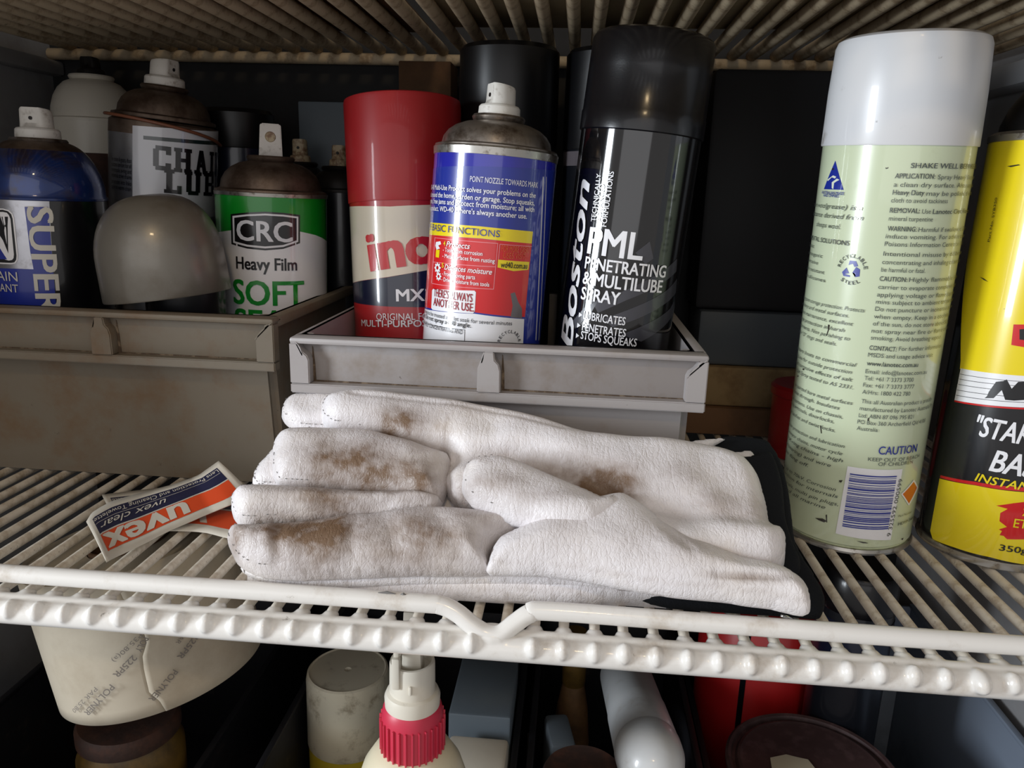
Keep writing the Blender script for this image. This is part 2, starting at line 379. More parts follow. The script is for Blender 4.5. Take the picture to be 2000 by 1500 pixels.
# baked positions of print on the cans (arc length and height in mm) and of the glove panels
LABELS={
 'lan':[
  ('t', 'SHAKE WELL BEFORE USE', 6.56, 195.57, 51.34, 195.57, 2.17, 'bm'),
  ('t', 'APPLICATION:', 0.73, 190.95, 17.77, 190.95, 2.17, 'bm'),
  ('t', 'Spray Heavy Duty onto', 19.12, 190.8, 51.28, 190.8, 2.03, 'm'),
  ('t', 'a clean dry surface. After applying', 0.72, 187.19, 51.28, 187.19, 2.03, 'm'),
  ('t', 'Heavy Duty', 0.78, 183.64, 14.05, 183.64, 2.17, 'bm'),
  ('t', 'may be polished with a', 15.06, 183.49, 51.31, 183.49, 2.03, 'm'),
  ('t', 'cloth to avoid tackiness', 0.61, 180.18, 26.33, 180.18, 2.03, 'm'),
  ('t', 'REMOVAL:', 0.7, 175.54, 13.31, 175.54, 2.17, 'bm'),
  ('t', 'Use', 14.37, 175.45, 18.39, 175.45, 2.03, 'm'),
  ('t', 'Lanotec Citra-Force or', 19.35, 175.39, 51.29, 175.39, 2.1, 'bm'),
  ('t', 'mineral turpentine', 0.76, 171.93, 19.99, 171.93, 2.03, 'm'),
  ('t', 'WARNING:', 0.85, 167.23, 13.16, 167.23, 2.17, 'bm'),
  ('t', 'Harmful if swallowed. Do not', 14.05, 167.19, 51.27, 167.19, 2.03, 'm'),
  ('t', 'induce vomiting. For advice contact', 0.56, 163.79, 51.27, 163.79, 2.03, 'm'),
  ('t', 'Poisons Information Centre on 131126', 0.6, 160.23, 51.27, 160.23, 2.03, 'm'),
  ('t', 'Intentional misuse by deliberately', 0.67, 155.69, 51.34, 155.69, 2.03, 'm'),
  ('t', 'concentrating and inhaling contents may', 0.63, 151.83, 51.33, 151.83, 2.03, 'm'),
  ('t', 'be harmful or fatal.', 0.68, 148.2, 20.39, 148.2, 2.03, 'm'),
  ('t', 'CAUTION:', 0.6, 143.81, 12.5, 143.81, 2.17, 'bm'),
  ('t', 'Highly flammable. Allow', 13.43, 143.95, 51.44, 143.95, 2.03, 'm'),
  ('t', 'carrier to evaporate completely before', 0.55, 140.01, 51.4, 140.01, 2.03, 'm'),
  ('t', 'applying voltage or flame (approx 5', 0.48, 136.31, 51.44, 136.31, 2.03, 'm'),
  ('t', 'mins subject to ambient temperature).', 0.5, 132.84, 51.4, 132.84, 2.03, 'm'),
  ('t', 'Do not puncture or incinerate can even', 0.56, 129.36, 51.4, 129.36, 2.03, 'm'),
  ('t', 'when empty. Keep in a cool place out', 0.54, 125.72, 51.43, 125.72, 2.03, 'm'),
  ('t', 'of the sun, do not store above 50 C. Do', 0.55, 122.2, 51.43, 122.2, 2.03, 'm'),
  ('t', 'not spray near fire or flame or while', 0.45, 118.64, 51.45, 118.64, 2.03, 'm'),
  ('t', 'smoking. Avoid breathing vapour.', 0.56, 115.22, 39.11, 115.22, 2.03, 'm'),
  ('t', 'main woolgrease) is a', -51.39, 175.88, -11.17, 175.88, 2.3, 'in'),
  ('t', 'substance derived from', -51.45, 171.37, -10.14, 171.37, 2.3, 'in'),
  ('t', 'sheeps wool.', -39.66, 166.54, -20.87, 166.54, 2.3, 'in'),
  ('t', 'MENTAL SOLUTIONS', -46.85, 159.19, -15.14, 159.19, 2.17, 'bn'),
  ('t', 'Toxic', -50.51, 155.52, -39.42, 155.52, 1.76, 'n'),
  ('t', 'carcinogenic', -51.5, 151.58, -29.97, 151.58, 1.76, 'n'),
  ('t', 'Corrosive', -49.27, 147.8, -33.01, 147.8, 1.76, 'n'),
  ('t', 'Salt resistant', -48.93, 143.82, -27.05, 143.82, 1.76, 'n'),
  ('t', 'no silicones', -48.31, 139.96, -25.74, 139.96, 1.76, 'n'),
  ('t', 'long term storage protection. Protects', -47.31, 128.03, -3.8, 128.03, 1.89, 'in'),
  ('t', 'machinery and metal surfaces.', -51.51, 124.6, -10.77, 124.6, 1.89, 'in'),
  ('t', 'Reduces maintenance, excellent', -51.5, 120.82, -8.14, 120.82, 1.89, 'in'),
  ('t', 'storage protection in harsh', -51.5, 117.07, -11.65, 117.07, 1.89, 'in'),
  ('t', 'environments. Non perishing to', -51.49, 113.35, -8.67, 113.35, 1.89, 'in'),
  ('t', 'rubber "O" rings and seals.', -51.47, 109.66, -14.88, 109.66, 1.89, 'in'),
  ('p', 'blue', [(-29.71, 198.45), (-36.78, 184.79), (-22.02, 185.02)]),
  ('p', 'pale', [(-34.43, 189.35), (-30.05, 191.56), (-27.63, 191.01), (-28.35, 190.1), (-30.85, 190.64), (-33.69, 188.76)]),
  ('p', 'pale', [(-29.81, 185.52), (-30.36, 188.24), (-27.03, 190.13), (-25.25, 189.57), (-26.81, 188.93), (-28.59, 187.98), (-28.58, 185.08)]),
  ('t', 'AUSTRALIAN MADE', -37.63, 182.65, -21.11, 182.65, 1.35, 'bmz'),
  ('t', 'AND OWNED', -35.56, 181.31, -23.88, 181.31, 1.35, 'bmz'),
  ('p', 'blue', [(-13.89, 152.13), (-10.8, 152.12), (-9.59, 149.79), (-11.33, 149.31), (-12.14, 150.76), (-14.22, 149.93)]),
  ('p', 'blue', [(-16.99, 146.2), (-15.01, 148.61), (-13.36, 146.0), (-15.54, 145.43), (-12.92, 145.11), (-12.8, 144.19), (-16.06, 144.43)]),
  ('p', 'blue', [(-8.51, 148.35), (-10.43, 149.4), (-11.87, 146.47), (-10.02, 146.36), (-10.37, 144.46), (-8.36, 144.98)]),
  ('t', 'RECYCLABLE', -12.38, 147.96, -5.65, 148.62, 1.76, 'arc'),
  ('t', 'STEEL', -12.38, 147.96, -5.65, 148.62, 1.76, 'arcb'),
  ('p', 'scuff', [(-20.93, 119.34), (-19.87, 119.34), (-19.86, 117.25), (-20.68, 113.66), (-21.15, 113.7), (-20.54, 116.79)]),
  ('p', 'scuff', [(-3.75, 195.63), (-3.08, 195.42), (-2.6, 195.88), (-2.62, 195.2), (-3.55, 194.96)]),
  ('p', 'scuff', [(-31.69, 194.55), (-30.57, 195.04), (-29.67, 194.45), (-30.74, 193.96)]),
  ('p', 'scuff', [(-17.87, 66.46), (-17.4, 66.81), (-16.32, 62.7), (-16.81, 62.56)]),
  ('p', 'scuff', [(-35.9, 92.49), (-34.06, 93.12), (-34.09, 92.13), (-35.45, 91.91)]),
  ('p', 'scuff', [(-42.18, 86.87), (-39.69, 87.63), (-40.17, 86.64)]),
  ('p', 'scuff', [(4.41, 75.13), (5.06, 75.61), (5.05, 73.85), (4.49, 73.65)]),
  ('p', 'scuff', [(-4.54, 39.92), (-2.75, 40.49), (-3.46, 38.75), (-4.17, 39.44), (-4.29, 38.41)]),
  ('t', 'CONTACT:', 0.54, 110.09, 12.62, 110.09, 2.17, 'bm'),
  ('t', 'For further information,', 13.72, 110.5, 41.6, 110.5, 2.03, 'm'),
  ('t', 'MSDS and usage advice visit', 0.42, 106.6, 33.73, 106.6, 2.03, 'm'),
  ('t', 'www.lanotec.com.au', 0.41, 102.32, 24.88, 102.32, 2.17, 'bm'),
  ('t', 'Email: info@lanotec.com.au', 0.35, 98.27, 31.33, 98.27, 2.03, 'm'),
  ('t', 'Tel: +61 7 3373 3700', 0.34, 94.79, 23.64, 94.79, 2.03, 'm'),
  ('t', 'Fax: +61 7 3373 3777', 0.21, 91.28, 24.68, 91.28, 2.03, 'm'),
  ('t', 'A/Hrs: 1800 422 780', 0.27, 87.71, 23.09, 87.71, 2.03, 'm'),
  ('t', 'This all Australian product is proudly', 0.48, 82.87, 40.83, 82.87, 2.03, 'm'),
  ('t', 'manufactured by Lanotec Australia Pty', 0.25, 79.15, 43.45, 79.15, 2.03, 'm'),
  ('t', 'Ltd. ABN 87 096 795 821', 0.26, 75.44, 27.46, 75.44, 2.03, 'm'),
  ('t', 'PO Box 360 Archerfield Qld 4108', 0.1, 72.02, 37.28, 72.02, 2.03, 'm'),
  ('t', 'Australia', 0.18, 68.63, 9.76, 68.63, 2.03, 'm'),
  ('t', 'CAUTION', 11.63, 56.82, 33.85, 56.82, 4.2, 'bz'),
  ('t', 'KEEP OUT OF REACH', 7.39, 52.98, 37.36, 52.98, 1.89, ''),
  ('t', 'OF CHILDREN', 12.5, 50.65, 32.28, 50.65, 1.89, ''),
  ('t', 'pleasure boats to commercial', -48.86, 100.72, -4.04, 100.72, 1.89, 'in'),
  ('t', 'fishing, use for outside protection', -51.52, 96.85, -5.62, 96.85, 1.89, 'in'),
  ('t', 'against corrosive effects of salt', -51.49, 93.02, -4.83, 93.02, 1.89, 'in'),
  ('t', 'water. Salt Spray tested to AS 2331.', -51.46, 89.16, -4.04, 89.16, 1.89, 'in'),
  ('t', 'Ideal on painted bare metal surfaces', -50.4, 81.12, -3.31, 81.12, 1.89, 'in'),
  ('t', 'Penetrates through. Insulates', -51.5, 77.42, -8.97, 77.42, 1.89, 'in'),
  ('t', 'ignition systems. Use on chassis,', -51.47, 73.19, -7.05, 73.19, 1.89, 'in'),
  ('t', 'battery terminals, doorlocks,', -51.48, 69.76, -10.87, 69.76, 1.89, 'in'),
  ('t', 'hinges, latches and twist locks.', -51.48, 65.22, -9.63, 65.22, 1.89, 'in'),
  ('t', 'corrosion protection and lubrication', -51.46, 57.94, -4.13, 57.94, 1.89, 'in'),
  ('t', 'for conveyor chains, motor cycle', -51.46, 53.83, -4.72, 53.83, 1.89, 'in'),
  ('t', 'O & X-ring chains - high', -51.46, 50.14, -3.95, 50.14, 1.89, 'in'),
  ('t', '(load bearing) and wire', -51.51, 46.08, -9.33, 46.08, 1.89, 'in'),
  ('t', 'rope fling off.', -49.5, 42.04, -21.3, 42.04, 1.89, 'in'),
  ('p', 'scuff', [(-13.78, 15.63), (-9.74, 16.7), (-7.51, 15.93), (-8.82, 14.77), (-11.93, 15.04)]),
  ('p', 'scuff', [(-8.57, 19.15), (-7.97, 19.64), (-7.3, 15.26), (-7.8, 15.1)]),
  ('p', 'scuff', [(7.8, 8.01), (12.29, 7.7), (13.99, 7.19), (11.09, 7.02)]),
  ('p', 'scuff', [(33.96, 7.28), (36.28, 7.4), (35.75, 6.2)]),
  ('t', 'resists up to 70kV. Corrosion', -51.48, 33.76, -5.34, 33.76, 1.89, 'in'),
  ('t', 'protection for internals', -51.51, 30.19, -3.77, 30.19, 1.89, 'in'),
  ('t', 'terminals, multi pin plugs,', -46.22, 25.99, -3.13, 25.99, 1.89, 'in'),
  ('t', 'and all marine', -39.06, 22.45, -9.12, 22.45, 1.89, 'in'),
  ('p', 'white', [(-1.49, 48.56), (26.2, 48.35), (26.12, 8.49), (-2.58, 10.32)]),
  ('t', '9 325592 000599', 25.44, 10.81, 27.1, 42.89, 2.3, 'u'),
  ('p', 'bars', [(0.0, 45.33), (23.88, 44.65), (22.62, 14.81), (0.17, 15.43)]),
  ('p', 'white', [(36.55, 40.65), (44.55, 34.08), (35.9, 25.99), (27.9, 34.24)]),
  ('p', 'orange', [(36.67, 39.4), (42.19, 34.59), (35.63, 27.37), (29.09, 34.05)]),
  ('t', 'Part Number', 28.55, 21.12, 40.5, 21.12, 1.22, 'm'),
  ('t', 'HDYP-3400', 29.18, 16.33, 44.4, 16.33, 1.62, 'bm'),
 ],
 'yel':[
  ('p', 'yellow', [(-63.71, 208.11), (-12.85, 208.03), (6.45, 100.11), (-29.51, 96.68), (-30.12, 101.0)]),
  ('p', 'white', [(-29.0, 97.14), (6.42, 100.27), (9.12, 85.28), (-29.14, 80.29)]),
  ('p', 'black', [(-28.73, 94.37), (6.89, 97.68), (6.93, 97.45), (-28.66, 94.13)]),
  ('p', 'black', [(-28.51, 91.76), (7.27, 95.56), (7.31, 95.32), (-28.44, 91.51)]),
  ('p', 'black', [(-28.5, 88.99), (7.72, 93.04), (7.76, 92.8), (-28.43, 88.75)]),
  ('p', 'black', [(-28.68, 86.0), (8.2, 90.36), (8.24, 90.12), (-28.61, 85.76)]),
  ('p', 'black', [(-28.67, 83.22), (8.66, 87.82), (8.7, 87.58), (-28.6, 82.97)]),
  ('p', 'black', [(-9.22, 94.86), (-6.21, 95.91), (-5.01, 96.97), (-2.26, 92.86), (-0.23, 96.65), (2.99, 97.19), (4.51, 88.51), (-0.29, 87.26), (-3.96, 86.93), (-6.13, 91.41), (-8.85, 86.66), (-12.8, 85.7), (-11.88, 86.94), (-11.41, 89.39)]),
  ('p', 'red', [(-29.14, 80.29), (9.15, 85.12), (9.3, 84.32), (-28.91, 79.48)]),
  ('p', 'black', [(-29.15, 79.41), (9.32, 84.16), (16.91, 44.19), (-28.77, 37.91)]),
  ('p', 'red', [(-28.76, 39.3), (-9.33, 42.84), (16.66, 45.45), (17.08, 43.34), (-9.04, 41.17), (-28.9, 37.87)]),
  ('p', 'yellow', [(-29.03, 37.35), (-9.01, 41.0), (17.16, 42.92), (25.72, 3.89), (3.49, 5.75), (-13.05, 5.23), (-25.69, 4.1), (-28.54, 7.52)]),
  ('t', '"START YA', -14.02, 66.65, 28.46, 66.65, 9.95, 'bim'),
  ('t', 'BASTARD"', -4.75, 50.53, 49.15, 50.53, 10.78, 'bim'),
  ('t', 'INSTANT', -9.84, 43.55, 18.18, 43.55, 4.14, 'bimy'),
  ('p', 'red', [(1.34, 33.29), (8.2, 36.14), (13.64, 37.84), (17.45, 18.08), (8.73, 16.88), (7.06, 18.31), (5.28, 18.35), (5.93, 20.73), (4.43, 21.26), (7.61, 23.31), (4.04, 25.6), (3.66, 29.92), (6.34, 32.72)]),
  ('t', 'ETHER', 10.03, 23.77, 26.65, 23.77, 4.56, 'bmy'),
  ('t', '20%', 12.83, 30.35, 18.91, 30.35, 4.14, 'bmy'),
  ('t', '350g NET', 6.25, 10.53, 33.17, 10.53, 3.15, 'bmk'),
  ('p', 'red', [(-6.79, 123.57), (2.09, 124.8), (4.11, 113.31), (-6.02, 113.75)]),
  ('p', 'black', [(-4.02, 121.62), (2.36, 123.28), (3.5, 116.77), (-3.19, 116.84)]),
  ('t', 'Part No. SYB350', -25.28, 160.96, -25.76, 181.79, 1.42, 'uk'),
  ('p', 'scuff', [(-23.94, 196.35), (-18.36, 197.07), (-17.39, 196.71), (-21.9, 195.85)]),
  ('p', 'scuff', [(-27.71, 143.85), (-24.92, 143.35), (-21.99, 142.01), (-24.73, 142.56)]),
  ('p', 'scuff', [(-12.26, 130.31), (-11.84, 130.49), (-11.71, 130.39), (-12.0, 130.1)]),
 ],
 'bos':[
  ('p', 'gray', [(-14.71, 117.58), (-0.38, 124.41), (10.44, 130.97), (23.8, 138.71), (34.23, 145.1), (36.06, 137.98), (19.58, 129.22), (3.99, 121.03), (-10.48, 111.95)]),
  ('p', 'gray', [(-6.86, 109.37), (12.3, 119.43), (28.87, 127.8), (39.17, 133.89), (41.1, 125.7), (25.02, 118.29), (9.55, 110.56), (-1.56, 105.38)]),
  ('p', 'gray', [(3.61, 102.05), (18.5, 109.44), (35.42, 117.16), (39.42, 120.95), (42.83, 113.26), (29.27, 106.12), (15.73, 98.94)]),
  ('p', 'gray', [(4.87, 146.5), (11.76, 153.22), (15.39, 144.42), (11.29, 141.03)]),
  ('p', 'gray', [(-25.62, 105.13), (-17.89, 114.65), (-11.37, 118.13), (-15.27, 109.53), (-23.65, 100.64)]),
  ('t', 'PML', -21.88, 143.02, 8.95, 143.02, 13.72, 'b'),
  ('t', 'PENETRATING', -22.16, 134.74, 24.9, 134.74, 6.32, 'b'),
  ('t', '& MULTILUBE', -22.25, 126.4, 23.95, 126.4, 6.65, 'b'),
  ('t', 'SPRAY', -22.06, 117.88, 0.4, 117.88, 6.65, 'b'),
  ('t', 'LUBRICATES', -18.56, 107.34, 4.91, 107.34, 4.33, 'b'),
  ('t', 'PENETRATES', -18.49, 100.99, 6.07, 100.99, 4.33, 'b'),
  ('t', 'STOPS SQUEAKS', -18.64, 96.18, 12.96, 96.18, 4.33, 'b'),
  ('p', 'white', [(-22.11, 110.27), (-19.69, 109.12), (-22.04, 107.46)]),
  ('p', 'white', [(-22.35, 104.32), (-19.91, 103.19), (-22.29, 101.49)]),
  ('p', 'white', [(-22.2, 98.49), (-19.95, 97.33), (-22.13, 95.65)]),
  ('t', 'Boston', -23.69, 88.31, -26.48, 181.43, 10.4, 'ubi'),
  ('t', 'TECHNICALLY', -19.09, 159.89, -19.42, 184.84, 2.83, 'ub'),
  ('t', 'ADVANCED', -15.83, 160.25, -16.66, 179.9, 2.83, 'ub'),
  ('t', 'FORMULATIONS', -12.29, 158.03, -12.11, 186.51, 2.83, 'ub'),
 ],
 'wd':[
  ('p', 'blue', [(-66.47, 183.84), (64.89, 190.36), (64.81, 88.31), (-66.98, 82.57)]),
  ('p', 'silver', [(28.16, 184.83), (29.04, 184.91), (37.68, 95.74), (36.2, 95.91)]),
  ('p', 'silver', [(31.2, 185.09), (31.78, 185.14), (42.78, 95.09), (41.38, 95.28)]),
  ('p', 'yellow', [(-66.91, 155.45), (-6.13, 156.52), (24.16, 156.01), (24.1, 149.63), (-5.65, 150.34), (-66.91, 148.47)]),
  ('p', 'red', [(-66.91, 148.47), (-5.64, 150.19), (24.1, 149.63), (23.84, 109.84), (-5.77, 111.27), (-66.88, 107.27)]),
  ('p', 'white', [(-66.88, 106.03), (-5.71, 110.5), (23.43, 108.75), (24.48, 91.23), (-66.94, 82.55)]),
  ('p', 'grey', [(13.02, 122.55), (15.54, 123.4), (18.05, 118.39), (21.19, 114.48), (21.81, 109.1), (14.22, 109.75), (14.93, 116.01)]),
  ('p', 'pink', [(-36.81, 148.2), (3.57, 148.66), (3.6, 148.37), (-36.77, 147.9)]),
  ('p', 'pink', [(-37.66, 134.99), (3.42, 136.43), (3.44, 136.13), (-37.61, 134.68)]),
  ('p', 'pink', [(-36.85, 123.25), (3.22, 124.56), (3.25, 124.26), (-36.8, 122.94)]),
  ('p', 'pink', [(3.57, 148.66), (3.88, 148.69), (3.55, 124.28), (3.25, 124.26)]),
  ('p', 'pink', [(-36.81, 148.2), (-36.1, 148.25), (-36.85, 123.25), (-37.61, 123.16)]),
  ('p', 'pink', [(4.75, 148.38), (24.29, 148.19), (24.33, 147.89), (4.77, 148.08)]),
  ('p', 'pink', [(4.75, 148.38), (5.05, 148.4), (4.9, 140.0), (4.59, 139.98)]),
  ('p', 'yellow', [(4.58, 140.13), (23.39, 139.82), (23.16, 135.66), (13.59, 134.61), (4.61, 136.06)]),
  ('t', 'POINT NOZZLE TOWARDS MARK', -13.32, 178.74, 24.35, 178.74, 2.79, ''),
  ('t', 'WD-40 Multi-Use Product solves your problems on the', -51.48, 173.49, 23.43, 173.49, 2.62, 'bn'),
  ('t', 'and around the home, garden or garage. Stop squeaks,', -51.5, 169.6, 23.08, 169.6, 2.62, 'bn'),
  ('t', 'engine, free jams and protect from moisture; all with', -51.51, 166.19, 23.29, 166.19, 2.62, 'bn'),
  ('t', "one product. WD-40 - there's always another use.", -51.53, 162.39, 18.78, 162.39, 2.62, 'bn'),
  ('t', 'FIVE BASIC FUNCTIONS', -51.52, 151.78, 4.47, 151.78, 3.44, 'nz'),
  ('t', '4', -27.48, 144.58, -25.9, 144.58, 2.46, 'by'),
  ('t', 'Protects', -25.21, 144.35, -10.66, 144.35, 2.79, 'bi'),
  ('t', '- Tools from corrosion', -27.51, 141.46, -3.83, 141.46, 2.13, 'b'),
  ('t', '- Metal surfaces from rusting', -27.56, 138.25, 2.89, 138.25, 2.13, 'b'),
  ('t', '5', -27.73, 132.91, -26.12, 132.91, 2.46, 'by'),
  ('t', 'Displaces moisture', -25.48, 132.07, 1.84, 132.07, 2.79, 'bi'),
  ('t', '- From moving parts', -27.08, 128.77, -6.71, 128.77, 2.13, 'b'),
  ('t', '- Drives moisture from tools', -27.11, 125.65, 0.96, 125.65, 2.13, 'b'),
  ('p', 'white', [(-34.77, 145.89), (-30.52, 146.61), (-29.71, 145.15), (-32.28, 144.17), (-30.49, 142.79), (-33.76, 141.73), (-35.33, 143.91)]),
  ('p', 'yellow', [(-34.22, 141.68), (-30.67, 142.0), (-30.87, 137.75), (-34.2, 137.81)]),
  ('p', 'gear', [(-33.79, 132.01), (-29.02, 132.53)]),
  ('p', 'gear', [(-31.78, 127.55), (-27.95, 128.0)]),
  ('t', 'FOR MORE GREAT', 5.76, 144.48, 22.62, 144.48, 3.28, 'o'),
  ('t', 'USES VISIT:', 6.97, 141.12, 20.39, 141.12, 2.95, 'o'),
  ('t', 'wd40.com.au', 6.14, 136.21, 21.96, 136.21, 2.95, 'bk'),
  ('p', 'white', [(-34.7, 120.35), (-6.64, 122.81), (-5.8, 122.05), (-5.64, 111.67), (-6.51, 110.66), (-34.03, 108.83), (-35.47, 109.66), (-35.76, 119.42)]),
  ('t', "THERE'S ALWAYS", -33.3, 116.61, -7.35, 116.61, 4.26, 'bc'),
  ('t', 'ANOTHER USE.', -32.99, 111.57, -6.03, 111.57, 4.26, 'bc'),
  ('t', 'the area to be treated and let soak for several minutes', -49.45, 105.52, 15.33, 105.52, 2.13, 'nk'),
  ('t', 'ed. Do not spray at 90 angle.', -47.59, 102.82, -7.02, 102.82, 2.29, 'bnk'),
  ('p', 'black', [(-67.01, 98.94), (-10.2, 101.36), (-10.18, 101.13), (-67.01, 98.69)]),
  ('p', 'black', [(-10.44, 101.33), (-10.2, 101.36), (-9.76, 90.07), (-10.0, 90.04)]),
  ('t', 'DELIBERATELY CONCENTRATING AND', -51.56, 98.7, -11.39, 98.7, 2.29, 'nk'),
  ('t', 'RECYCLABLE', 14.86, 95.55, 19.31, 95.48, 1.64, 'arck'),
 ],
 'ino':[
  ('p', 'cream', [(-69.11, 165.45), (-9.37, 162.45), (43.51, 164.75), (40.63, 121.97), (12.3, 124.05), (-12.86, 120.19), (-49.23, 116.37), (-69.07, 115.45)]),
  ('p', 'navy', [(-69.07, 114.99), (-49.3, 116.18), (-12.86, 120.02), (12.3, 124.05), (41.02, 128.36), (39.3, 99.01), (9.74, 101.38), (-13.58, 102.19), (-49.9, 104.17), (-69.03, 106.2)]),
  ('t', 'inox', -24.63, 124.19, 38.92, 132.45, 22.66, 'bwh'),
  ('t', 'MX3', -7.45, 105.43, 15.07, 105.43, 7.21, 'bmq'),
  ('t', 'ORIGINAL FORMULA', -21.07, 93.83, 30.21, 93.83, 4.07, 'mq'),
  ('t', 'MULTI-PURPOSE LUBRICANT', -34.97, 89.51, 53.02, 89.51, 4.07, 'bmq'),
  ('p', 'orange', [(-6.03, 137.46), (-5.15, 137.44), (-5.6, 132.27), (-4.87, 127.94), (-4.49, 126.2), (-6.07, 131.41)]),
 ],
 'crc':[
  ('p', 'white', [(-70.53, 140.49), (-37.77, 144.65), (-23.75, 146.74), (-4.66, 148.34), (14.42, 147.69), (30.32, 144.64), (48.6, 139.59), (44.64, 37.78), (-70.17, 37.64)]),
  ('p', 'black', [(-28.01, 156.19), (-15.64, 158.0), (-4.38, 159.01), (6.5, 158.77), (17.62, 157.69), (17.28, 139.7), (6.02, 136.03), (-5.02, 134.84), (-16.44, 135.39), (-28.37, 137.39)]),
  ('p', 'white', [(-26.53, 155.17), (-15.68, 156.78), (-4.41, 157.79), (6.48, 157.54), (16.32, 156.54), (16.02, 140.62), (6.05, 137.28), (-4.98, 136.08), (-16.39, 136.64), (-26.76, 138.42)]),
  ('p', 'black', [(-25.11, 154.14), (-15.72, 155.68), (-4.44, 156.68), (6.45, 156.43), (15.18, 155.51), (14.92, 141.54), (6.07, 138.53), (-4.95, 137.33), (-16.35, 137.88), (-25.38, 139.43)]),
  ('t', 'CRC', -23.33, 140.58, 12.13, 140.58, 12.3, 'bmW'),
  ('t', 'Heavy Film', -24.58, 122.28, 14.7, 122.28, 7.63, 'bmk'),
  ('t', 'SOFT', -27.78, 99.65, 19.51, 99.65, 15.38, 'bmg'),
  ('t', 'SEAL', -27.14, 80.72, 17.01, 80.72, 15.38, 'bmg'),
 ],
 'cha':[
  ('p', 'whitem', [(-20.73, 211.1), (67.47, 216.01), (67.35, 157.08), (-20.89, 153.56)]),
  ('p', 'teal', [(-13.55, 205.57), (67.19, 209.15), (67.18, 206.44), (-13.55, 203.2)]),
  ('t', 'CHAIN', -7.38, 184.97, 50.87, 184.97, 15.61, 'slabm'),
  ('t', 'LUBE', -0.76, 170.64, 51.34, 170.64, 15.61, 'slabm'),
  ('t', 'For chains & gears, dust', -39.82, 187.16, -21.43, 187.16, 2.86, 'mk'),
  ('t', 'resistant lubricant for all', -39.89, 183.67, -21.44, 183.67, 2.86, 'mk'),
  ('t', 'motorcycle, o-ring and', -39.96, 180.16, -21.46, 180.16, 2.86, 'mk'),
  ('t', 'industrial drive chains', -40.04, 176.64, -21.47, 176.64, 2.86, 'mk'),
  ('t', 'penetrates into links', -40.13, 172.52, -21.48, 172.52, 2.86, 'mk'),
  ('t', 'apply to warm chain', -40.2, 168.98, -21.49, 168.98, 2.86, 'mk'),
 ],
 'sup':[
  ('p', 'black', [(2.13, 163.22), (68.8, 165.53), (68.85, 90.51), (0.11, 96.98), (0.61, 127.17)]),
  ('p', 'blue', [(-11.03, 158.5), (1.31, 158.89), (0.61, 127.17), (0.11, 96.98), (-68.5, 97.74), (-68.57, 105.36), (-39.25, 121.07), (-17.62, 121.74), (-9.84, 121.6), (-10.59, 132.01)]),
  ('p', 'silver', [(-10.98, 158.98), (1.78, 159.38), (1.65, 158.89), (-11.03, 158.5)]),
  ('t', 'SUPER', -9.67, 159.02, -10.32, 93.62, 12.76, 'dwb'),
  ('t', 'CHAIN', -45.18, 114.0, -19.22, 114.0, 5.58, 'n'),
  ('t', 'LUBRICANT', -52.61, 107.26, -19.49, 107.26, 4.79, 'n'),
  ('p', 'white', [(-46.48, 155.98), (-23.49, 157.04), (-20.01, 156.24), (-18.04, 154.42), (-17.41, 151.59), (-17.59, 129.84), (-18.11, 126.88), (-19.72, 124.85), (-22.36, 124.23), (-69.24, 122.82)]),
  ('p', 'black', [(-46.96, 155.08), (-23.59, 156.28), (-20.59, 155.55), (-18.91, 153.91), (-18.34, 151.31), (-18.49, 129.56), (-18.97, 127.09), (-20.26, 125.41), (-22.36, 125.02), (-69.25, 123.57)]),
  ('p', 'white', [(-47.67, 153.88), (-23.75, 155.03), (-21.45, 154.66), (-20.35, 153.37), (-19.64, 151.02), (-19.99, 130.22), (-20.46, 128.0), (-21.52, 126.83), (-23.7, 126.32), (-69.35, 136.36)]),
  ('p', 'black', [(-25.22, 152.2), (-20.97, 152.39), (-21.87, 147.09), (-23.43, 130.55), (-26.02, 138.2), (-31.08, 145.66), (-32.46, 153.76), (-26.23, 153.11), (-24.3, 146.73)]),
  ('p', 'blue', [(-69.34, 134.37), (-29.08, 133.65), (-24.7, 127.05), (-69.26, 124.83)]),
 ],
 'rol':[
  ('t', '225PR', -7.4, 36.67, -19.21, 28.96, 3.19, 'bw'),
  ('t', 'POLYNER', -21.66, 23.98, -41.04, 9.51, 3.19, 'bw'),
  ('t', '(P35.80(a)', -0.24, 47.77, -17.57, 36.93, 2.34, 'w'),
  ('t', 'PAR 25.80', -29.89, 23.81, -49.02, 10.29, 2.34, 'w'),
  ('t', '225PR', 23.32, 34.61, 11.37, 27.15, 3.19, 'bw'),
  ('t', 'POLYNER', 8.4, 21.42, -6.49, 10.66, 3.19, 'bw'),
  ('t', 'PAR', 17.59, 38.37, 12.7, 34.81, 2.34, 'w'),
  ('t', 'POLY', -0.63, 44.43, -5.83, 38.52, 3.19, 'bw'),
 ],
}
